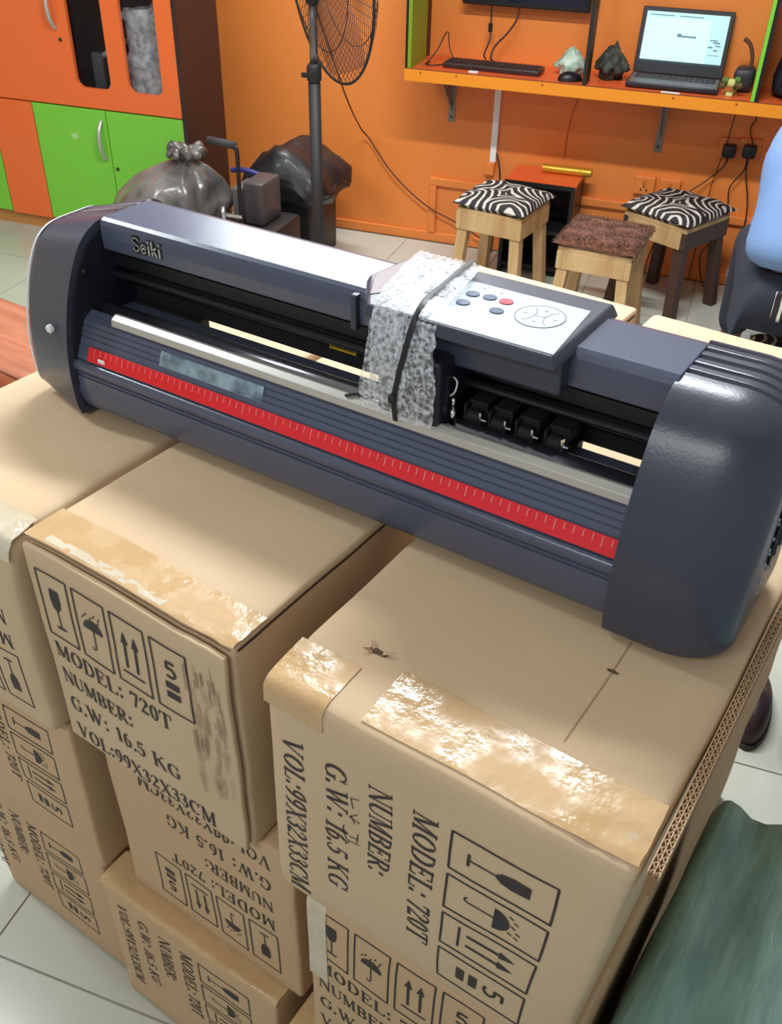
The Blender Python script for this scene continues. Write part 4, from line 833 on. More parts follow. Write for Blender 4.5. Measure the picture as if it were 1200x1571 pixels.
for (x0, x1, z0, z1) in ((-0.028, 0.045, 0.133, 0.139), (-0.026, -0.012, 0.139, 0.145), (0.10, 0.128, 0.128, 0.132), (0.112, 0.138, 0.120, 0.125), (0.095, 0.112, 0.104, 0.109), (0.122, 0.142, 0.11, 0.114), (0.118, 0.132, 0.094, 0.099), (0.10, 0.14, 0.078, 0.080), (-0.14, -0.05, 0.203, 0.206), (-0.03, 0.06, 0.203, 0.206)):
    lidbox(x0, x1, z0, z1, 0.0011, 0.0014).build('screen_mark', SCRTXT, scn)
tk_ = room_thing('trinket', 'small bunch of yellow-green artificial flowers lying beside the laptop', 'trinket', 0.245, 3.445, SZ)
for k, (dx, dy, dz, r_, m_) in enumerate([(0, 0, 0.045, 0.014, mat('pale_yellow', (206, 206, 130), 0.6)), (-0.022, 0.01, 0.05, 0.012, mat('leaf_green', (90, 120, 50), 0.6)), (0.02, 0.012, 0.055, 0.011, mat('leaf_green', (90, 120, 50), 0.6)), (0.03, -0.01, 0.04, 0.011, mat('moss_brown', (92, 80, 46), 0.6)), (-0.03, -0.01, 0.035, 0.010, mat('moss_brown', (92, 80, 46), 0.6))]):
    a = MB(); a.grid(lambda i, j: Vector((dx, dy, dz))+Vector((math.cos(2*PI*i)*math.sin(PI*j), math.sin(2*PI*i)*math.sin(PI*j), math.cos(PI*j)))*r_*(1+0.35*math.sin(10*PI*i)*math.sin(PI*j)), 20, 8); a.build('flower_head', m_, tk_, smooth=True)
    a = MB(); a.tube([(dx, dy, dz), (dx*0.3, -0.01, 0.004)], 0.0018, 5); a.build('stem', mat('leaf_green', (90, 120, 50), 0.6), tk_)
a = MB(); a.rbox(-0.012, 0.012, -0.018, 0.0, 0.0, 0.014, 0.004, (1, 1, 1)); a.build('white_clip', mat('pale_yellow', (206, 206, 130), 0.6), tk_, smooth=True)
pb = room_thing('small_pouch', 'small dark pouch with raised strap against the green divider', 'pouch', 0.285, 3.56, SZ)
a = MB(); a.rbox(-0.035, 0.036, -0.05, 0.05, 0, 0.085, 0.02, (3, 3, 3)); a.warp(lambda p: Vector(p)+nz(p, 14, 2)*0.006); a.warp(lambda p: (p[0], p[1], max(0, p[2]))); a.build('pouch_body', mat('plum_black', (48, 42, 54), 0.5), pb, smooth=True)
a = MB(); a.tube(spline([(0.015, 0, 0.08), (0.012, 0.0, 0.12), (-0.005, 0.0, 0.16), (-0.03, 0.0, 0.178)], 6), 0.008, 6); a.build('strap', mat('brown_strap', (92, 52, 40), 0.6), pb, smooth=True)
bp_ = room_thing('backpack', 'black backpack on the shelf right of the green divider', 'backpack', 0.505, 3.54, SZ)
a = MB(); a.rbox(-0.13, 0.13, -0.10, 0.10, 0, 0.26, 0.06, (5, 4, 5)); a.warp(lambda p: (p[0]*(1-0.35*max(0, p[2])/0.26)+0.02*p[2], p[1]*(1-0.3*p[2]/0.26), p[2])); a.build('bag_body', mat('backpack_black', (26, 27, 34), 0.7), bp_, smooth=True)
a = MB(); a.rbox(-0.09, 0.09, -0.125, -0.085, 0.02, 0.14, 0.02, (3, 2, 3)); a.build('front_pocket', mat('backpack_black', (26, 27, 34), 0.7), bp_, smooth=True)
a = MB(); a.tube(spline([(-0.03, 0, 0.255), (0, 0, 0.285), (0.03, 0, 0.255)], 6), 0.006, 6); a.build('carry_loop', BLACK, bp_, smooth=True)

# ------------------------------------------------------------------ cabinet
CU = -1.885; CVF = 3.10; CVB = 3.43
cab = room_thing('storage_cabinet', 'tall orange and green cabinet with dark brown side against the wall', 'cabinet', -2.6, 3.39, 0.0)
def cb(u0, u1, v0, v1, z0, z1): a = MB(); a.bb(u0+2.6, u1+2.6, v0-3.39, v1-3.39, z0, z1); return a
cb(CU-0.02, CU, CVF-0.002, CVB, 0, 2.1).build('side_panel', DKBROWN, cab)
cb(-3.62, -3.60, CVF, CVB, 0, 2.1).build('side_panel', DKBROWN, cab)
cb(-3.6, CU-0.02, CVB-0.02, CVB, 0, 2.1).build('back_panel', DKBROWN, cab)
cb(-3.6, CU-0.02, CVF+0.02, CVB-0.02, 0.575, 0.595).build('middle_shelf', DKBROWN, cab)
cb(-3.6, CU-0.02, CVF+0.02, CVB-0.02, 2.08, 2.1).build('top_board', DKBROWN, cab)
cb(-3.6, CU-0.02, CVF+0.02, CVB-0.02, 0.06, 0.08).build('bottom_board', DKBROWN, cab)
cb(-3.6, CU-0.02, CVF+0.02, CVF+0.04, 0.0, 0.06).build('plinth', mat('plinth_wood', (190, 132, 70), 0.6), cab)
def handle(door, u, z0, z1):
    a = MB(); zz = (z0+z1)/2; hh = (z1-z0)/2
    a.tube(spline([(u+2.6, CVF-3.39, z1), (u+2.6, CVF-3.39-0.026, zz+hh*0.55), (u+2.6, CVF-3.39-0.034, zz), (u+2.6, CVF-3.39-0.026, zz-hh*0.55), (u+2.6, CVF-3.39, z0)], 6), 0.0085, 8)
    a.build('handle', ALU, door, smooth=True)
def keyhole(door, u, z):
    a = MB(); a.tube([(u+2.6, CVF-3.39-0.003, z), (u+2.6, CVF-3.39+0.002, z)], 0.008, 12); a.build('lock', mat('lock_dark', (60, 40, 34), 0.4), door)
d1 = cb(-2.662, -2.288, CVF, CVF+0.018, 0.066, 0.578).build('door', GREENC, cab, bevel=0.002); handle(d1, -2.312, 0.372, 0.535)
d2 = cb(-2.284, CU-0.002, CVF, CVF+0.018, 0.066, 0.578).build('door', GREENC, cab, bevel=0.002); keyhole(d2, -2.262, 0.335)
a = MB(); a.prism([(-2.485+2.6, 0.455), (-2.468+2.6, 0.468), (-2.445+2.6, 0.470), (-2.440+2.6, 0.452), (-2.462+2.6, 0.440)], CVF-3.39-0.0008, CVF-3.39+0.001, 'y'); a.build('sticker_residue', mat('sticker_residue', (168, 214, 140), 0.6), d1)
d3 = cb(-3.59, -2.892, CVF, CVF+0.018, 0.066, 0.578).build('door', GREENC, cab, bevel=0.002); handle(d3, -2.955, 0.17, 0.32)
cb(-2.888, -2.666, CVF, CVF+0.018, 0.060, 0.578).build('fixed_panel', ORANGEC, cab, bevel=0.002)
# glazed upper door, openings with rounded corners
WIN = [(-2.405, -2.235), (-2.150, -1.985)]; ZB0, ZB1 = 0.665, 1.75
du = MB()
def dbox(u0, u1, z0, z1): du.bb(u0+2.6, u1+2.6, CVF-3.39, CVF+0.018-3.39, z0, z1)
dbox(-3.0, WIN[0][0], 0.584, 2.09); dbox(WIN[0][1], WIN[1][0], 0.584, 2.09); dbox(WIN[1][1], CU-0.002, 0.584, 2.09)
for (a0, a1) in WIN:
    dbox(a0, a1, 0.584, ZB0); dbox(a0, a1, ZB1, 2.09)
    r_ = 0.035
    for (cx, sx) in ((a0, 1), (a1, -1)):
        for (cz, sz) in ((ZB0, 1), (ZB1, -1)):
            poly = [(cx+2.6, cz)]+[(cx+sx*r_*(1-math.cos(math.radians(t)))+2.6, cz+sz*r_*(1-math.sin(math.radians(t)))) for t in range(0, 91, 15)]
            du.prism(poly, CVF-3.39, CVF+0.018-3.39, 'y')
door_u = du.build('glazed_door', ORANGEC, cab)
handle(door_u, -2.468, 0.885, 1.06); keyhole(door_u, -2.452, 0.845)
d5 = cb(-3.59, -3.004, CVF, CVF+0.018, 0.584, 2.09).build('door', ORANGEC, cab, bevel=0.002)
for (a0, a1) in WIN: cb(a0-0.01, a1+0.01, CVF+0.019, CVF+0.022, ZB0-0.01, ZB1+0.01).build('pane', GLASSD, door_u)
def rsack(name, label, cat, u, v, z, dims, m_, seed, amp=0.12, rz=0.0, top=0.55):
    a = MB(); a.rbox(-dims[0]/2, dims[0]/2, -dims[1]/2, dims[1]/2, 0, dims[2], min(dims)*0.25, (8, 6, 8))
    def f(p):
        q = Vector(p); k = q.z/dims[2]; s = 1-(1-top)*k*k
        q = Vector((q.x*s, q.y*s, q.z))+nz(q, 6/max(dims), seed)*amp*max(dims)*0.35*min(1, k*6)+nz(q, 18/max(dims), seed+5)*amp*max(dims)*0.12*min(1, k*6)
        return (q.x, q.y, max(0, q.z))
    a.warp(f); o = a.build(name, m_, None, smooth=True); o.location = R(u, v, z); o.rotation_euler = (0, 0, RA+rz); return tag(o, label, cat)
rsack('clear_plastic_bag', 'clear crinkled plastic bag behind the right cabinet pane', 'bag', -2.06, 3.215, 0.5955, (0.26, 0.12, 0.38), CLEARBAG, 4, 0.2, 0, 0.8)
hm = room_thing('hammer', 'white handled hammer leaning behind the left cabinet pane', 'hammer', -2.30, 3.22, 0.5955)
a = MB(); a.tube([(-0.05, 0, 0.17), (0.10, 0.0, 0.25)], 0.012, 8); a.build('shaft', WHITE, hm, smooth=True)
a = MB(); a.rbox(-0.09, -0.03, -0.02, 0.02, 0.0, 0.19, 0.012, (2, 2, 2)); a.build('head', mat('grey_metal', (100, 104, 112), 0.4), hm, smooth=True)

# ------------------------------------------------------------------ fan
FU, FV = -0.944, 2.30
fan = room_thing('pedestal_fan', 'black pedestal fan with round wire cage turned towards the wall', 'fan', FU, FV, 0)
a = MB(); a.lathe([(0, 0.03), (0.05, 0.03), (0.20, 0.014), (0.215, 0.0), (0, 0)], (0, 0, 0), 32); a.build('base', FANBLK, fan, smooth=True)
a = MB(); a.tube([(0, 0, 0.02), (0, 0, 0.965)], 0.019, 16); a.build('pole', FANBLK, fan, smooth=True)
a = MB(); a.tube([(0, 0, 0.965), (0, 0, 0.975), (0, 0, 1.01), (0, 0, 1.02)], [0.0165, 0.0225, 0.0225, 0.017], 16); a.build('collar', FANBLK, fan, smooth=True)
a = MB(); a.tube([(-0.04, 0.0, 0.985), (0, 0, 0.985)], 0.008, 8); a.build('clamp_knob', FANBLK, fan, smooth=True)
a = MB(); a.tube([(0, 0, 1.0), (0, 0, 1.24)], 0.0125, 14); a.build('inner_tube', FANTUBE, fan, smooth=True)
ax = Vector((0.69, 0.72, 0.10)).normalized()
hd = Vector((0, 0, 1.30))
a = MB(); a.tube([(0, 0, 1.18), (0, 0, 1.19), (0, 0, 1.25), hd], [0.018, 0.022, 0.022, 0.03], 14); a.build('neck', FANBLK, fan, smooth=True)
a = MB(); a.tube([hd-ax*0.14, hd-ax*0.13, hd-ax*0.0, hd+ax*0.015], [0.03, 0.06, 0.065, 0.03], 20); a.build('motor', FANBLK, fan, smooth=True)
sx = ax.cross(Vector((0, 0, 1))).normalized(); sy = sx.cross(ax).normalized()
RC = 0.305; cc = hd+ax*0.05+Vector((0, 0, -0.04))
def cpt(r, th, d): return cc+(sx*math.cos(th)+sy*math.sin(th))*r+ax*d
def cage(front):
    mb = MB(); nW = 66; sg = 1 if front else -1
    for k in range(nW):
        th = 2*PI*k/nW; pts = []
        for i in range(7):
            t = i/6; r = 0.055+(RC-0.055)*t; d = sg*((0.085 if front else 0.05)*(1-t**2.6))
            pts.append(cpt(r, th+0.10*t*sg, d))
        mb.tube(pts, 0.0011, 4, False)
    return mb
for fr in (True, False): cage(fr).build('front_grille' if fr else 'rear_grille', CAGE, fan)
for (r, d, w_, nm) in ((RC, 0.0, 0.0042, 'cage_rim'), (0.21, 0.058, 0.0017, 'cage_ring'), (0.21, -0.034, 0.0017, 'cage_ring'), (0.06, 0.086, 0.003, 'cage_ring'), (0.06, -0.05, 0.003, 'cage_ring')):
    mb = MB(); mb.tube([cpt(r, 2*PI*i/64, d) for i in range(65)], w_, 6, False); mb.build(nm, FANBLK if w_ > 0.004 else CAGE, fan, smooth=True)
for k in range(3):
    mb = MB()
    def bl(i, j, k=k):
        r = 0.03+0.245*j; wdt = (0.35+0.55*math.sin(PI*min(1, j*0.85+0.12)))*(1.0-0.25*j); th = 2*PI*k/3+0.5+(i-0.5)*wdt*1.5+0.35*j
        return cpt(r, th, (i-0.5)*0.06)
    mb.grid(bl, 8, 12); o = mb.build('blade', BLADE, fan, smooth=True); so = o.modifiers.new('thick', 'SOLIDIFY'); so.thickness = 0.002
mb = MB(); mb.tube([cc-ax*0.06, cc+ax*0.035, cc+ax*0.045], [0.03, 0.03, 0.018], 16); mb.build('hub', FANBLK, fan, smooth=True)
cord('fan_cord', 'dark cord hanging from the fan in a long curve across the wall', [R(FU-0.02, FV+0.06, 1.17), R(-1.07, 2.75, 0.945), R(-1.20, 3.22, 0.69), R(-1.285, 3.58, 0.50), R(-1.27, WV-0.03, 0.44), R(-1.18, WV-0.03, 0.325), R(-1.08, WV-0.03, 0.235), R(-0.97, WV-0.03, 0.165), R(-0.84, WV-0.03, 0.115), R(-0.70, WV-0.05, 0.06)], 0.0035, mat('fan_cord_brown', (84, 38, 24), 0.5))

# ------------------------------------------------------------------ bin bag, heat press and draped bag in the corner
bg = room_thing('bin_bag', 'full smoky grey bin bag tied at the top beside the green doors', 'bag', -1.835, 2.74, 0)
a = MB()
def bagp(i, j):
    th = 2*PI*i; t = j
    prof = [(0.0, 0.0), (0.18, 0.0), (0.245, 0.05), (0.262, 0.16), (0.255, 0.28), (0.225, 0.38), (0.16, 0.46), (0.085, 0.515), (0.035, 0.54), (0.03, 0.555)]
    f = t*(len(prof)-1); k = min(int(f), len(prof)-2); fr = f-k; r = prof[k][0]*(1-fr)+prof[k+1][0]*fr; z = prof[k][1]*(1-fr)+prof[k+1][1]*fr
    d = Vector((math.cos(th), math.sin(th), z*3)); up = max(0, min(1, z/0.06))
    fold = 0.03*math.sin(th*9+z*10)*max(0, (z-0.3)/0.25)*(r/0.25+0.15)
    r2 = r*(1+0.16*noise.noise(d*1.6)*up+0.07*noise.noise(d*5)*up)+fold*0.6
    return Vector((r2*math.cos(th)+0.50*max(0, z-0.25), r2*0.9*math.sin(th), z+0.02*noise.noise(d*3)*up*(1-t)))
a.grid(bagp, 72, 40); a.build('sack', BAGM, bg, smooth=True)
a = MB()
for k in range(9):
    th = 2*PI*k/9; pts = [(0.150+0.012*math.cos(th), 0.012*math.sin(th), 0.53), (0.150+0.03*math.cos(th), 0.03*math.sin(th), 0.562), (0.150+0.06*math.cos(th+0.3), 0.055*math.sin(th+0.3), 0.575+0.012*math.sin(k*2.1)), (0.150+0.07*math.cos(th+0.5), 0.07*math.sin(th+0.5), 0.556)]
    a.tube(spline(pts, 4), [0.012+0.006*math.sin(PI*i/12.0) for i in range(13)], 6)
a.build('tied_neck', BAGM, bg, smooth=True)
hp = room_thing('heat_press', 'black lever heat press with chrome fittings next to the bin bag', 'machine', -1.42, 2.84, 0)
a = MB(); a.rbox(-0.14, 0.10, -0.16, 0.14, 0.0, 0.30, 0.012, (2, 2, 2)); a.build('stand_box', mat('press_black', (26, 25, 27), 0.5), hp, smooth=True)
a = MB(); a.rbox(-0.055, 0.035, -0.06, 0.10, 0.30, 0.465, 0.01, (2, 2, 2)); a.build('press_housing', mat('press_grey', (74, 70, 72), 0.4), hp, smooth=True)
a = MB(); a.rbox(-0.105, -0.06, -0.06, 0.08, 0.30, 0.44, 0.012, (2, 2, 2)); a.build('gauge_block', mat('press_midgrey', (100, 98, 98), 0.4), hp, smooth=True)
a = MB(); a.tube(spline([(-0.025, -0.12, 0.27), (-0.03, -0.13, 0.38), (-0.035, -0.12, 0.47), (-0.045, -0.10, 0.595), (-0.06, -0.10, 0.605)], 6), 0.0085, 8); a.build('lever_arm', BLACK, hp, smooth=True)
a = MB(); a.tube([(-0.05, -0.10, 0.613), (-0.165, -0.10, 0.622)], 0.0145, 12); a.build('lever_grip', mat('grip_rubber', (54, 52, 54), 0.7), hp, smooth=True)
for (x, z0, z1, r_) in ((-0.085, 0.26, 0.40, 0.009), (-0.06, 0.29, 0.345, 0.015)):
    a = MB(); a.tube([(x, -0.17, z0), (x, -0.17, z1)], r_, 12); a.build('chrome_spring', CHROME, hp, smooth=True)
for (x, z) in ((-0.10, 0.285), (-0.035, 0.30), (-0.01, 0.285), (-0.04, 0.27), (0.015, 0.31), (-0.075, 0.315)):
    a = MB(); a.tube([(x, -0.19, z), (x, -0.165, z)], 0.011, 10); a.build('bolt_head', CHROME, hp)
a = MB(); a.bb(-0.09, -0.01, -0.165, -0.155, 0.36, 0.372); a.build('crossbar', CHROME, hp)
db = room_thing('black_cover', 'glossy black plastic cover draped over a box behind the fan pole', 'cover', -1.475, 3.27, 0)
a = MB(); a.rbox(-0.15, 0.12, -0.12, 0.18, 0, 0.33, 0.01, (2, 2, 2)); a.build('covered_box', mat('press_black', (26, 25, 27), 0.5), db, smooth=True)
a = MB(); a.rbox(-0.21, 0.20, -0.19, 0.22, 0.27, 0.485, 0.08, (12, 10, 8))
def drape(p):
    q = Vector(p); k = (q.z-0.27)/0.215
    q += nz(q, 7, 2)*0.035+nz(q, 19, 4)*0.012; q.z -= 0.10*max(0, (q.x-0.02)/0.18)*k+0.07*max(0, (-q.x-0.04)/0.11)*k
    return q
a.warp(drape); a.build('plastic_cover', BAGB, db, smooth=True)
a = MB(); a.tube(spline([(-0.19, -0.215, 0.415), (-0.12, -0.225, 0.425), (-0.05, -0.225, 0.412)], 5), 0.011, 6); a.build('blue_hem', mat('blue_plastic', (40, 48, 120), 0.4), db, smooth=True)

# ------------------------------------------------------------------ stools
def cushion_grid(hw, th, puff, seed, n=26):
    mb = MB()
    def f(i, j, top=True):
        x = (i*2-1); y = (j*2-1)
        r = 1-0.05*(1-abs(x)**3)*abs(y)**3-0.05*(1-abs(y)**3)*abs(x)**3
        k = (1-abs(x)**4)*(1-abs(y)**4)
        w = 0.006*noise.noise(Vector((x*3, y*3, seed)))
        return Vector((x*hw*r, y*hw*r, (th*0.5*min(1, k*3.5)**0.6+puff*k if top else -th*0.5*min(1, k*3))+w))
    mb.grid(lambda i, j: f(i, j, True), n, n); mb.grid(lambda i, j: f(j, i, False), n, n)
    return mb
def stool(label, u, v, rz, seat_z, hw, legm, apm, cushm, seed, cush_h=0.035, shag=False, legs=(0, 1, 2, 3)):
    t = room_thing('wooden_stool', label, 'stool', u, v, 0, math.radians(rz), 'small wooden stools')
    zt = seat_z-cush_h; ah = 0.085
    for i, (s1, s2) in enumerate(((-1, 0), (1, 0), (0, -1), (0, 1))):
        a = MB(); L_ = hw*0.86
        if s1: a.bb(s1*L_-0.011, s1*L_+0.011, -L_-0.011, L_+0.011, zt-ah, zt-0.018)
        else: a.bb(-L_+0.011, L_-0.011, s2*L_-0.011, s2*L_+0.011, zt-ah, zt-0.018)
        a.build('apron', apm[i], t, bevel=0.002)
    a = MB(); a.bb(-hw*0.92, hw*0.92, -hw*0.92, hw*0.92, zt-0.018, zt); a.build('seat_board', WOOD, t, bevel=0.002)
    for (sx_, sy_, lm) in ((-1, -1, legm[0]), (1, -1, legm[1]), (1, 1, legm[2]), (-1, 1, legm[3])):
        a = MB(); q = hw*0.72; f = hw*0.92; d = 0.021
        vs = []
        for (px, py, z) in ((f*sx_, f*sy_, 0.0), (q*sx_, q*sy_, zt-0.018)):
            vs += [(px-d, py-d, z), (px+d, py-d, z), (px+d, py+d, z), (px-d, py+d, z)]
        a.add(vs, [[3, 2, 1, 0], [4, 5, 6, 7], [0, 1, 5, 4], [1, 2, 6, 5], [2, 3, 7, 6], [3, 0, 4, 7]]); a.build('leg', lm, t, bevel=0.002)
    cg = cushion_grid(hw*1.04, cush_h, 0.012, seed); o = cg.build('cushion', cushm, t, smooth=True, loc=(0, 0, zt+cush_h*0.5))
    if shag:
        rnd = random.Random(5); mb = MB()
        for k in range(5200):
            x, y = rnd.uniform(-1, 1)*hw*1.02, rnd.uniform(-1, 1)*hw*1.02
            edge = max(abs(x), abs(y))/(hw*1.02); z = cush_h*0.5*min(1, (1-edge**4)*3.5+0.02)**0.6+0.010*(1-edge**4)
            d = Vector((rnd.uniform(-1, 1)+x/hw*edge**4, rnd.uniform(-1, 1)+y/hw*edge**4, 0.9)).normalized()*rnd.uniform(0.008, 0.016)
            e = Vector((rnd.uniform(-1, 1), rnd.uniform(-1, 1), 0)).normalized()*0.0022; p = Vector((x, y, z-0.002))
            mb.add([p-e, p+e, p+d], [[0, 1, 2]])
        q = mb.build('shag_pile', SHAG, o); q['kind'] = 'stuff'
    return t
WD = [WOOD]*4
stool('pale wooden stool with black and white swirl cushion by the trunking', -0.505, 3.14, -11, 0.435, 0.150, WD, WD, ZEBRA, 1)
stool('pale wooden stool with brown shag cushion between the two swirl stools', -0.075, 2.985, -6, 0.395, 0.150, WD, WD, SHAG, 2, 0.03, True)
stool('dark legged stool with black and white swirl cushion below the plugs', 0.150, 3.375, -29, 0.415, 0.160, [WOODD, WOODD, WOODD, WOODD], [WOODD, WOODD, WOOD, WOODD], ZEBRA, 3)
# low orange topped cabinet with gold roll
lc = room_thing('low_cabinet', 'low open black cabinet with orange top standing against the wall', 'cabinet', -0.425, 3.54, 0)
a = MB(); a.bb(-0.15, 0.15, -0.115, 0.115, 0.392, 0.408); a.build('top_board', SHELFT, lc, bevel=0.001)
a = MB(); a.bb(-0.15, 0.15, -0.118, -0.115, 0.391, 0.409); a.build('top_edging', BLACK, lc)
for s in (-1, 1):
    a = MB(); a.bb(s*0.142-0.008, s*0.142+0.008, -0.115, 0.115, 0.0, 0.392); a.build('side_board', BLACK, lc)
a = MB(); a.bb(-0.134, 0.134, 0.10, 0.115, 0.0, 0.392); a.build('back_board', DARKIN, lc)
for z in (0.04, 0.20):
    a = MB(); a.bb(-0.134, 0.134, -0.10, 0.10, z-0.008, z+0.008); a.build('inner_shelf', BLACK, lc)
gd = room_thing('gold_roll', 'gold foil roll lying on the low orange topped cabinet', 'roll', -0.345, 3.59, 0.4265, math.radians(1))
a = MB(); a.tube([(-0.105, 0, 0), (0.105, 0, 0)], 0.018, 20); a.build('foil', GOLD, gd, smooth=False)
a = MB(); a.tube([(0.104, 0, 0), (0.1065, 0, 0)], 0.011, 14); a.build('core', mat('roll_core', (140, 100, 50), 0.7), gd)
for k, (u, v, lb) in enumerate(((-0.30, 3.22, 'white cable lying on the floor behind the brown shag stool'), (-0.42, 3.36, 'white cable looping out of the low cabinet'))):
    cord('white_cable', lb, [R(u-0.16, v, 0.006), R(u-0.05, v+0.03, 0.006), R(u+0.06, v-0.02, 0.006), R(u+0.16, v+0.02, 0.006)], 0.004, WHITE)

# ------------------------------------------------------------------ person seated at the right edge
def skin_mesh(name, verts, edges, m_, parent, sub=2, origin=(0, 0, 0)):
    me = bpy.data.meshes.new(name); me.from_pydata([tuple(p) for (p, r) in verts], edges, []); me.update()
    o = bpy.data.objects.new(name, me); COL.objects.link(o); o.parent = parent
    md = o.modifiers.new('skin', 'SKIN'); md.use_smooth_shade = True
    for i, (p, r) in enumerate(verts):
        d = me.skin_vertices[0].data[i]; d.radius = r if isinstance(r, tuple) else (r, r); d.use_root = (i == 0)
    s = o.modifiers.new('sub', 'SUBSURF'); s.levels = sub; s.render_levels = sub
    me.materials.append(m_); return o
pe = room_thing('person', 'seated person in light blue shirt and navy trousers at the right picture edge', 'person', 0.60, 2.44, 0)
stl = stool('stool under the seated person at the right picture edge', 0.62, 2.42, -4, 0.285, 0.135, WD, WD, ZEBRA, 6, 0.03)
H0 = 0.425
bv = [((0, 0, H0), 0.085), ((-0.005, 0.04, 0.56), 0.085), ((-0.01, 0.10, 0.74), 0.12), ((0.0, 0.16, 0.88), 0.11), ((0.03, 0.20, 0.96), 0.055), ((0.05, 0.22, 1.03), 0.05),
      ((0.055, 0.24, 1.09), (0.07, 0.085)), ((0.055, 0.245, 1.16), (0.078, 0.10)), ((0.055, 0.24, 1.225), (0.06, 0.075)),
      ((-0.13, 0.17, 0.885), 0.05), ((-0.10, 0.36, 0.74), 0.042), ((-0.02, 0.66, 0.80), 0.036), ((0.0, 0.78, 0.82), 0.026),
      ((0.21, 0.17, 0.885), 0.05), ((0.27, 0.32, 0.74), 0.042), ((0.20, 0.66, 0.80), 0.036), ((0.18, 0.78, 0.82), 0.026),
      ((-0.09, 0.03, H0), 0.06), ((-0.155, 0.43, 0.50), 0.048), ((-0.155, 0.50, 0.10), 0.042), ((-0.155, 0.60, 0.045), 0.036),
      ((0.10, 0.03, H0), 0.06), ((0.165, 0.43, 0.50), 0.048), ((0.165, 0.50, 0.10), 0.042), ((0.165, 0.60, 0.045), 0.036)]
be = [(0, 1), (1, 2), (2, 3), (3, 4), (4, 5), (5, 6), (6, 7), (7, 8), (3, 9), (9, 10), (10, 11), (11, 12), (3, 13), (13, 14), (14, 15), (15, 16), (0, 17), (17, 18), (18, 19), (19, 20), (0, 21), (21, 22), (22, 23), (23, 24)]
skin_mesh('body', bv, be, SKIN, pe)
for s in (-1, 1):      # hands resting on the desk: palm with five fingers
    wx = 0.09+0.09*s; hv = [((wx, 0.78, 0.822), 0.026), ((wx, 0.83, 0.832), (0.034, 0.016))]; he = [(0, 1)]
    for k, (dx, ln) in enumerate(((-0.027, 0.060), (-0.010, 0.070), (0.008, 0.066), (0.025, 0.052))):
        b0 = len(hv); hv += [((wx+dx, 0.855, 0.835), 0.010), ((wx+dx*1.1, 0.855+ln*0.55, 0.838), 0.009), ((wx+dx*1.15, 0.855+ln, 0.826), 0.008)]; he += [(1, b0), (b0, b0+1), (b0+1, b0+2)]
    b0 = len(hv); hv += [((wx-0.040*s, 0.835, 0.830), 0.010), ((wx-0.055*s, 0.865, 0.826), 0.009)]; he += [(1, b0), (b0, b0+1)]
    skin_mesh('hand', hv, he, SKIN, pe)
tv_ = [((0, 0, H0), 0.15), ((0.01, 0.03, 0.53), 0.13), ((-0.09, 0.02, H0-0.0), 0.11), ((-0.155, 0.43, 0.50), 0.075), ((-0.155, 0.48, 0.30), 0.068), ((-0.155, 0.50, 0.10), 0.062), ((0.10, 0.03, H0), 0.11), ((0.165, 0.43, 0.50), 0.075), ((0.165, 0.48, 0.30), 0.068), ((0.165, 0.50, 0.10), 0.062)]
skin_mesh('trousers', tv_, [(0, 1), (0, 2), (2, 3), (3, 4), (4, 5), (0, 6), (6, 7), (7, 8), (8, 9)], NAVY, pe)
sv = [((-0.015, 0.02, 0.52), (0.215, 0.205)), ((-0.02, 0.05, 0.64), (0.195, 0.175)), ((-0.02, 0.10, 0.76), (0.185, 0.16)), ((-0.005, 0.16, 0.87), (0.165, 0.14)), ((0.03, 0.19, 0.94), 0.07),
      ((-0.13, 0.17, 0.88), 0.07), ((-0.095, 0.36, 0.745), 0.062), ((-0.04, 0.56, 0.78), 0.055), ((0.21, 0.17, 0.88), 0.068), ((0.27, 0.32, 0.745), 0.062), ((0.22, 0.54, 0.78), 0.055)]
skin_mesh('shirt', sv, [(0, 1), (1, 2), (2, 3), (3, 4), (3, 5), (5, 6), (6, 7), (3, 8), (8, 9), (9, 10)], SHIRT, pe)
a = MB(); a.grid(lambda i, j: Vector((-0.09+0.28*i, -0.205-0.02*math.sin(PI*i)-0.012*j, 0.585-0.085*j-0.03*(1-i))), 16, 8)
so = a.build('patterned_cloth', ZEBRA, pe, smooth=True); so.modifiers.new('thick', 'SOLIDIFY').thickness = 0.004
a = MB(); a.grid(lambda i, j: Vector((0.055, 0.235, 1.165))+Vector((0.088*math.cos(2*PI*i)*math.sin(PI*0.62*j), 0.104*math.sin(2*PI*i)*math.sin(PI*0.62*j)-0.012, 0.105*math.cos(PI*0.62*j))), 28, 12); a.build('hair', HAIR, pe, smooth=True)
for s in (-1, 1):
    a = MB(); a.grid(lambda i, j: Vector((0.055+s*0.082, 0.245, 1.145))+Vector((0.010*math.cos(2*PI*i)*math.sin(PI*j), 0.018*math.sin(2*PI*i)*math.sin(PI*j), 0.030*math.cos(PI*j))), 12, 8); a.build('ear', SKIN, pe, smooth=True)
    a = MB(); a.grid(lambda i, j: Vector((0.055+s*0.032, 0.336, 1.155))+Vector((math.cos(2*PI*i)*math.sin(PI*j), math.sin(2*PI*i)*math.sin(PI*j), math.cos(PI*j)))*0.012, 12, 8); a.build('eye', WHITE, pe, smooth=True)
    sh2 = MB(); sh2.grid(lambda i, j: Vector((0.005+s*0.16, 0.56, 0.0))+Vector((0.045*math.cos(2*PI*i)*math.sin(PI/2*j), 0.115*math.sin(2*PI*i)*math.sin(PI/2*j), 0.075*math.cos(PI/2*j)**0.7 if j < 1 else 0)), 20, 8); sh2.build('shoe', BLACK, pe, smooth=True)
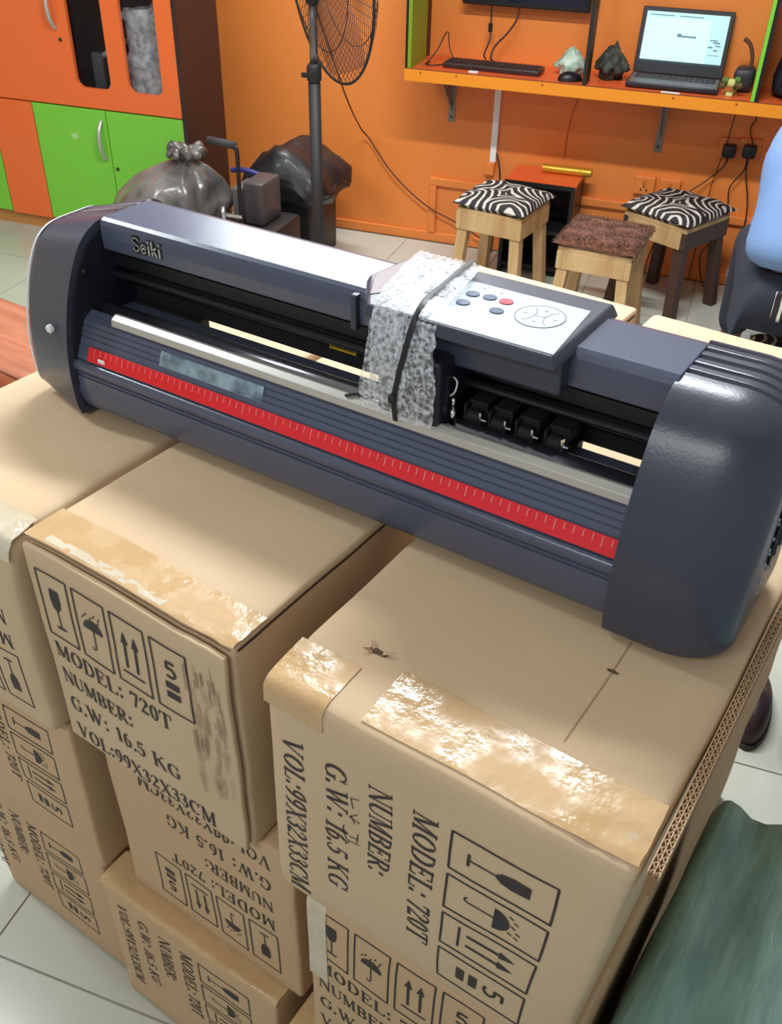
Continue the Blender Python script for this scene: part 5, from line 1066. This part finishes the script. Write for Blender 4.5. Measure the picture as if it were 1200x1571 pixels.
a = MB(); a.add([(0.043, 0.34, 1.115), (0.067, 0.34, 1.115), (0.055, 0.338, 1.155), (0.055, 0.365, 1.12)], [[0, 1, 3], [1, 2, 3], [2, 0, 3], [0, 2, 1]]); a.build('nose', SKIN, pe)
a = MB(); a.rbox(0.031, 0.079, 0.325, 0.342, 1.080, 1.092, 0.005, (2, 1, 1)); a.build('mouth', mat('lips', (110, 60, 52), 0.5), pe, smooth=True)

# ------------------------------------------------------------------ sacks and bundles on the floor
ws = rsack('white_sack', 'white woven sack leaning against the wall beside the seated person', 'sack', 0.615, 3.47, 0, (0.44, 0.28, 0.54), SACK, 6, 0.12, 0, 0.5)
gb = thing('green_bale', 'bale wrapped in teal green woven plastic on the floor beside the cartons', 'bale', (0.668, 0.0, 0))
a = MB(); a.rbox(-0.30, 0.36, -0.62, 0.465, 0, 0.60, 0.03, (30, 34, 10))
def bale(p):
    q = Vector(p); k = min(1, q.z/0.1)
    q.z += (0.010*math.sin(q.x*38+q.y*3)+0.006*math.sin(q.x*75+4*math.sin(q.y*4))+0.008*noise.noise(q*9))*k*(1 if q.z > 0.4 else 0.3)
    q += nz(q, 5, 9)*0.012*k; q.x = max(q.x, -0.306); return q
a.warp(bale); a.build('wrapping', GREENS, gb, smooth=True)
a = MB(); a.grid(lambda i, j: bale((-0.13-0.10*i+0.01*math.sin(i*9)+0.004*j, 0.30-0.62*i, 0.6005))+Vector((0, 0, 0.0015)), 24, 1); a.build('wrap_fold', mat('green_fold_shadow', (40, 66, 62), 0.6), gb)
gs = rsack('grey_sheet_bundle', 'grey plastic wrapped bundle standing on the floor behind the green bale', 'bundle', 0.0, 0.0, 0, (0.52, 0.52, 0.50), GREYSACK, 3, 0.12, 0, 0.7)
gs.location = (0.64, 1.32, 0.0); gs.rotation_euler = (0, 0, 0.1)
shoe = thing('shoe', 'dark maroon shoe on the floor by the grey bundle', 'shoe', (0.325, 1.24, 0), 0.2)
a = MB(); a.grid(lambda i, j: Vector((0.042*math.cos(2*PI*i)*math.sin(PI/2*j), 0.12*math.sin(2*PI*i)*math.sin(PI/2*j), 0.012+0.07*math.cos(PI/2*j)**0.7*(1-0.3*math.sin(2*PI*i)) if j < 1 else 0.012)), 24, 8); a.build('upper', mat('maroon_leather', (46, 28, 32), 0.5), shoe, smooth=True)
a = MB(); a.prism([(0.046*math.cos(2*PI*i/24), 0.125*math.sin(2*PI*i/24)) for i in range(24)], 0.0, 0.014, 'z'); a.build('sole', BLACK, shoe)
bb2 = thing('brown_bundle', 'reddish brown wrapped bundle on the floor at the left picture edge', 'bundle', (-1.95, 0.93, 0))
a = MB(); a.rbox(-0.65, 0.62, -0.16, 0.14, 0, 0.475, 0.03, (12, 6, 6)); a.warp(lambda p: Vector(p)+nz(p, 6, 3)*0.012*min(1, p[2]/0.1)); a.warp(lambda p: (p[0], p[1], max(0, p[2]))); a.build('wrapped_body', BROWNO, bb2, smooth=True)
a = MB(); a.grid(lambda i, j: Vector((-0.64+1.24*i, -0.145+0.28*j, 0.487+0.006*math.sin(j*14+i*5)))+nz((i*3, j*2, 1), 2, 5)*0.006, 40, 14); so = a.build('top_sheet', BROWNB, bb2, smooth=True); so.modifiers.new('thick', 'SOLIDIFY').thickness = 0.006
a = MB(); rnd = random.Random(3)
for k in range(14):
    x = rnd.uniform(0.1, 0.6); z = rnd.uniform(0.28, 0.46); a.box((x, -0.178, z), (0.014, 0.004, 0.01))
a.build('tape_scrap', WHITE, bb2)
